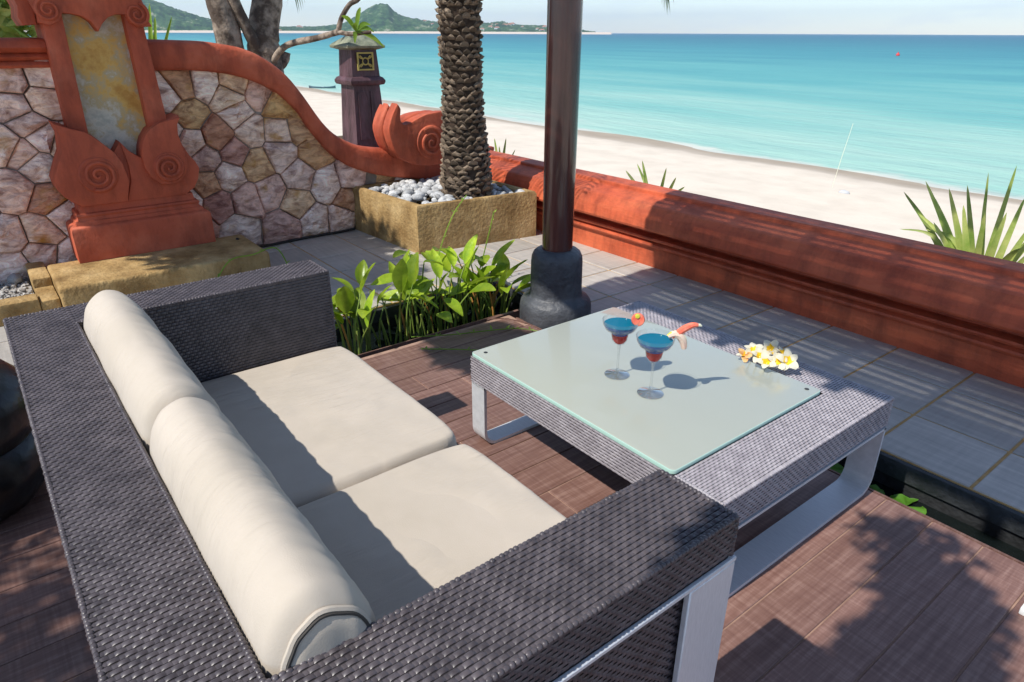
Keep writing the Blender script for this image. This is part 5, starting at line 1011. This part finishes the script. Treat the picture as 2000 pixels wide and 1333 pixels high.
strap_plant((-1.06, yb, 0.05), [((-1.51, yb, 0.60), 0.06, 0.03), ((-1.44, yb + 0.05, 0.66), 0.05, 0.03), ((-1.29, yb - 0.05, 0.66), 0.03, 0.034), ((-1.25, yb + 0.05, 0.67), 0.03, 0.03), ((-1.15, yb, 0.66), 0.0, 0.03), ((-1.07, yb + 0.04, 0.79), 0.0, 0.028), ((-0.98, yb - 0.04, 0.67), 0.0, 0.034), ((-0.86, yb, 0.62), 0.03, 0.036), ((-1.34, yb - 0.1, 0.36), 0.12, 0.03), ((-1.24, yb - 0.14, 0.33), 0.12, 0.034), ((-0.78, yb - 0.05, 0.48), 0.08, 0.034), ((-0.72, yb, 0.40), 0.1, 0.03), ((-0.92, yb - 0.1, 0.46), 0.1, 0.034), ((-1.36, yb - 0.02, 0.44), 0.15, 0.026), ((-1.20, yb - 0.08, 0.60), 0.02, 0.036), ((-1.11, yb - 0.06, 0.58), 0.0, 0.036), ((-1.02, yb - 0.08, 0.60), 0.0, 0.036), ((-1.40, yb - 0.05, 0.52), 0.08, 0.030), ((-0.92, yb - 0.06, 0.56), 0.02, 0.036), ((-1.30, yb - 0.1, 0.50), 0.05, 0.032), ((-1.47, yb - 0.04, 0.42), 0.16, 0.022), ((-0.80, yb - 0.02, 0.58), 0.05, 0.024), ((-1.18, yb + 0.06, 0.74), 0.0, 0.022), ((-1.38, yb + 0.03, 0.60), 0.06, 0.022)], 'large spiky strap-leaved plant above the red wall at the right edge', MT['agave'])
strap_plant((-3.12, yb, 0.05), [((-3.42, yb, 0.43), 0.06, 0.03), ((-3.27, yb, 0.52), 0.04, 0.03), ((-3.36, yb + 0.05, 0.48), 0.04, 0.026), ((-3.05, yb, 0.50), 0.03, 0.028), ((-2.96, yb, 0.45), 0.05, 0.03), ((-2.88, yb, 0.40), 0.06, 0.03)], 'spiky plant showing above the red wall just right of the post', MT['agave'])
strap_plant((-4.90, yb, 0.05), [((-5.0, yb, 0.48), 0.02, 0.03), ((-4.83, yb, 0.50), 0.02, 0.03), ((-4.7, yb, 0.42), 0.02, 0.022), ((-4.93, yb, 0.42), 0.02, 0.03)], 'small spiky plant above the red wall between the palm and the post', MT['agave'])
strap_plant((-5.35, 1.10, 0.75), [((-5.35 + random.uniform(-0.1, 0.1), 1.10 + random.uniform(-0.34, 0.30), random.uniform(1.30, 1.52)), 0.06, random.uniform(0.025, 0.04)) for _ in range(16)], 'yellow green grassy plant behind the wall, right of the pillar', MT['lightleaf'])
def leaf_cloud(blobs, n, size, m, aspect=0.42):
    mb = MB(); vol = [b[3] * b[4] * b[5] for b in blobs]; tot = sum(v for b, v in zip(blobs, vol) if len(b) == 6)
    for b, v in zip(blobs, vol):
        for _ in range(b[6] if len(b) > 6 else int(n * v / tot)):
            d = Vector((random.gauss(0, 1), random.gauss(0, 1), random.gauss(0, 1))).normalized(); r = random.random() ** 0.45; p = Vector((b[0] + d.x * r * b[3], b[1] + d.y * r * b[4], b[2] + d.z * r * b[5]))
            if len(b) == 6 and noise.noise(p * 2.6) < -0.22: continue
            u = Vector((random.gauss(0, 1), random.gauss(0, 1), random.gauss(0, 0.6))).normalized(); w = u.cross(Vector((random.gauss(0, 1), random.gauss(0, 1), random.gauss(0, 1)))).normalized(); s_ = size * random.uniform(0.6, 1.25); nn = u.cross(w) * s_ * 0.12
            mb.add([p - u * s_ * 0.5, p + w * s_ * aspect * 0.5 + nn, p + u * s_ * 0.5, p - w * s_ * aspect * 0.5 + nn], [(0, 1, 2), (0, 2, 3)])
    return mb
def tree(name, label, base, limbs, blobs, n, size, m, bark, group=None):
    root = empty(name, base, label, 'tree', group)
    build('trunk', MB().tube(smooth_curve(limbs[0][0], 5), [lerp(limbs[0][1], limbs[0][2], i / (5 * (len(limbs[0][0]) - 1))) for i in range(5 * (len(limbs[0][0]) - 1) + 1)], 12), bark, root)
    for pts, r0, r1 in limbs[1:]:
        c = smooth_curve(pts, 5); build('branch', MB().tube(c, [lerp(r0, r1, i / (len(c) - 1)) for i in range(len(c))], 9), bark, root)
    build('crown', leaf_cloud(blobs, n, size, m), m, root, smooth=False); return root
random.seed(91)
tree('broadleaf_tree', 'dense green shrub tree behind the wall at the top left corner', (-6.2, 0.05, -1.0), [([(-6.2, 0.05, -1.0), (-6.15, 0.1, 0.3), (-6.2, 0.0, 1.1)], 0.07, 0.04)], [(-5.65, 0.40, 1.45, 0.35, 0.30, 0.35), (-5.9, 0.1, 1.6, 0.5, 0.5, 0.55), (-5.7, 0.35, 1.15, 0.3, 0.3, 0.3)], 3600, 0.11, MT['agave'], MT['fbark'])
tree('shade_tree', 'tall leafy tree beyond the stone wall whose shade dapples the terrace', (-5.6, -1.6, -1.0), [([(-5.6, -1.6, -1.0), (-5.5, -1.5, 0.8), (-5.1, -1.2, 2.4)], 0.12, 0.07), ([(-5.3, -1.3, 1.9), (-4.7, -0.9, 2.5), (-4.1, -0.6, 2.8)], 0.05, 0.02), ([(-5.1, -1.2, 2.2), (-3.6, -0.8, 2.75), (-2.5, -0.5, 2.75)], 0.04, 0.012)],
     [(-4.45, -0.75, 2.9, 0.95, 0.75, 0.3, 5200), (-3.75, -0.65, 2.95, 0.45, 0.45, 0.2, 900), (-5.2, -1.3, 3.0, 0.8, 0.8, 0.4, 1800), (-2.42, -0.44, 2.75, 0.36, 0.25, 0.12, 1100)], 6500, 0.12, MT['tree'], MT['fbark'])
tree('overhanging_tree', 'leafy tree behind the viewer shading the deck', (0.9, -2.4, 0.0), [([(0.9, -2.4, 0.0), (0.8, -2.3, 1.4), (0.3, -1.8, 2.5)], 0.1, 0.06), ([(0.6, -2.1, 2.0), (0.1, -0.9, 2.3), (-0.38, -0.3, 2.32)], 0.035, 0.012), ([(0.3, -1.8, 2.45), (-0.8, -2.2, 2.7), (-1.8, -2.3, 2.8)], 0.04, 0.015)],
     [(-0.38, -0.44, 2.35, 0.16, 0.40, 0.12, 2300), (-0.44, -0.12, 2.35, 0.17, 0.17, 0.06, 520), (-0.56, 0.03, 2.35, 0.17, 0.15, 0.05, 260), (-1.3, -2.40, 2.75, 1.05, 0.62, 0.2, 5200), (0.2, -2.2, 2.8, 0.8, 0.7, 0.3)], 2500, 0.075, MT['tree'], MT['fbark'])  # wide left crown is added, unseen, to shade the deck behind the sofa
# frangipani behind the wall: thick pale branches
fr = empty('frangipani_tree', (-6.6, 2.1, -1.0), 'frangipani tree with thick blotchy grey branches behind the stone wall', 'tree')
def limb(pts, r0, r1, name='branch'):
    c = smooth_curve(pts, 6); n = len(c); return build(name, MB().tube(c, [lerp(r0, r1, i / (n - 1)) * (1 + 0.10 * noise.noise((i * 0.9, r0 * 50, 0))) for i in range(n)], 14), MT['fbark'], fr)
limb([(-6.5, 2.33, -1.0), (-6.5, 2.34, 0.4), (-6.5, 2.31, 1.10), (-6.5, 2.33, 1.35), (-6.5, 2.43, 1.7), (-6.5, 2.5, 2.2)], 0.16, 0.11, 'trunk')
limb([(-6.75, 1.75, -1.0), (-6.6, 2.02, 0.9), (-6.5, 2.02, 1.25), (-6.5, 1.98, 1.6), (-6.55, 1.9, 2.2)], 0.12, 0.10, 'trunk')
limb([(-6.45, 2.30, 1.05), (-6.42, 2.16, 1.35), (-6.40, 2.06, 1.62), (-6.4, 1.95, 2.0)], 0.055, 0.04)
limb([(-6.4, 2.33, 1.08), (-6.2, 2.40, 1.22), (-5.75, 2.50, 1.285), (-5.45, 2.545, 1.33)], 0.030, 0.022)
limb([(-5.46, 2.545, 1.325), (-5.42, 2.56, 1.42), (-5.38, 2.62, 1.52), (-5.35, 2.70, 1.58), (-5.3, 2.74, 1.8)], 0.020, 0.016)
limb([(-5.47, 2.54, 1.33), (-5.35, 2.60, 1.315), (-5.25, 2.72, 1.33)], 0.019, 0.014)
limb([(-6.5, 2.36, 1.0), (-6.5, 2.47, 1.09), (-6.5, 2.50, 1.16)], 0.05, 0.045)
for tipv in ((-5.28, 2.50, 1.44), (-5.28, 2.66, 1.50), (-5.25, 2.72, 1.38), (-5.2, 2.80, 1.22), (-5.27, 2.58, 1.38), (-5.24, 2.74, 1.33), (-5.3, 2.6, 1.25)):
    p0 = Vector((-5.30, 2.62, 1.33)); tp = Vector(tipv); d = tp - p0; vw = Vector((0.9, -0.44, 0.1)); sd = d.cross(vw).normalized(); q = MB(); vs = []
    for i in range(7):
        t = i / 6; p = p0.lerp(tp, t) + Vector((0, 0, 0.03 * math.sin(math.pi * t))); hw = 0.017 * math.sin(math.pi * (0.06 + 0.9 * t)) ** 0.8; vs += [p - sd * hw, p + vw * hw * -0.3, p + sd * hw]
    q.add(vs, [(i * 3 + k, i * 3 + k + 1, i * 3 + k + 4, i * 3 + k + 3) for i in range(6) for k in range(2)]); build('leaf', q, MT['lightleaf'], fr, angle=80)
build('crown', leaf_cloud([(-6.4, 2.2, 2.7, 1.0, 0.9, 0.5)], 900, 0.2, MT['tree'], 0.3), MT['tree'], fr, smooth=False)

# ================================================================== things on the beach and the water
def boat(loc, L_, rz, label, m):
    q = MB(); rings = []; n = 14
    for i in range(n + 1):
        t = i / n; w = 0.11 * L_ * math.sin(math.pi * (0.02 + 0.96 * t)) ** 0.6; h = 0.07 * L_ * (1 + 0.7 * abs(2 * t - 1) ** 3); x = (t - 0.5) * L_
        rings.append([(x, -w, h), (x, -w * 0.8, h * 0.35), (x, 0, 0), (x, w * 0.8, h * 0.35), (x, w, h), (x, w * 0.85, h * 0.98), (x, 0, h * 0.5), (x, -w * 0.85, h * 0.98)])
    q.loft(rings); o = link('boat', q.mesh('boat', [m]), None, loc); o.rotation_euler[2] = rz; ORG[o.name] = Vector((0, 0, 0)); tag(o, label, 'boat')
    return o
b = boat((-35.2, 15.25, -1.33), 1.35, 0.96, 'small dark boat lying at the waterline left of the lantern', MT['boat'])
q = MB(); q.box(-0.06, 0.06, -0.12, 0.12, 0.075, 0.085); build('thwart', q, MT['white'], b, smooth=False)
b = boat((-640, 560, -1.5), 11, 0.9, 'tiny white boat near the far shore between the palm and the post', MT['white'])
q = MB(); q.box(-1.8, 1.2, -0.8, 0.8, 0.6, 2.2); build('cabin', q, MT['white'], b, smooth=False)
by = empty('buoy', (-46.2, 101.9, -1.35), 'small red buoy floating far out on the right', 'buoy')
ORG[by.name] = Vector((0, 0, 0)); build('float', MB().lathe([(0.05, -0.2), (0.33, 0.0), (0.40, 0.25), (0.30, 0.5), (0.12, 0.62), (0.10, 0.7)], n=16), MT['buoy'], by); by.scale = (0.6, 0.6, 0.6); build('top_ring', MB().lathe([(0.12, 0.7), (0.12, 0.8), (0.05, 0.86)], n=12), MT['buoy'], by)
pole = empty('beach_pole', (-6.05, 11.95, -1.2), 'thin pale pole leaning on the sand near the waterline', 'pole'); ORG[pole.name] = Vector((0, 0, 0))
build('shaft', MB().tube([(0, 0, 0.05), (0.05, 0.02, 0.55), (0.12, 0.05, 1.15)], [0.004, 0.0036, 0.003], 6), MT['rind'], pole)
o = link('beach_stone', peb_me[2], None, (-5.8, 11.9, -1.19)); o.scale = (0.1, 0.09, 0.06); tag(o, 'single grey stone on the sand below the leaning pole', 'stone')

# ================================================================== sea air
hz = MB(); hz.box(-6400, 6400, -6400, 6400, -4.5, 190); hm = bpy.data.materials.new('sea_haze'); N, L = nodes_of(hm); N.remove(N['Principled BSDF']); pv = N.new('ShaderNodeVolumePrincipled'); pv.inputs['Density'].default_value = 0.00016; pv.inputs['Color'].default_value = (0.70, 0.85, 1.0, 1); pv.inputs['Anisotropy'].default_value = 0.0
L.new(pv.outputs[0], N['Material Output'].inputs['Volume'])
tag(build('haze', hz, hm, smooth=False), 'thin blue sea haze over the bay', 'haze', kind='stuff')
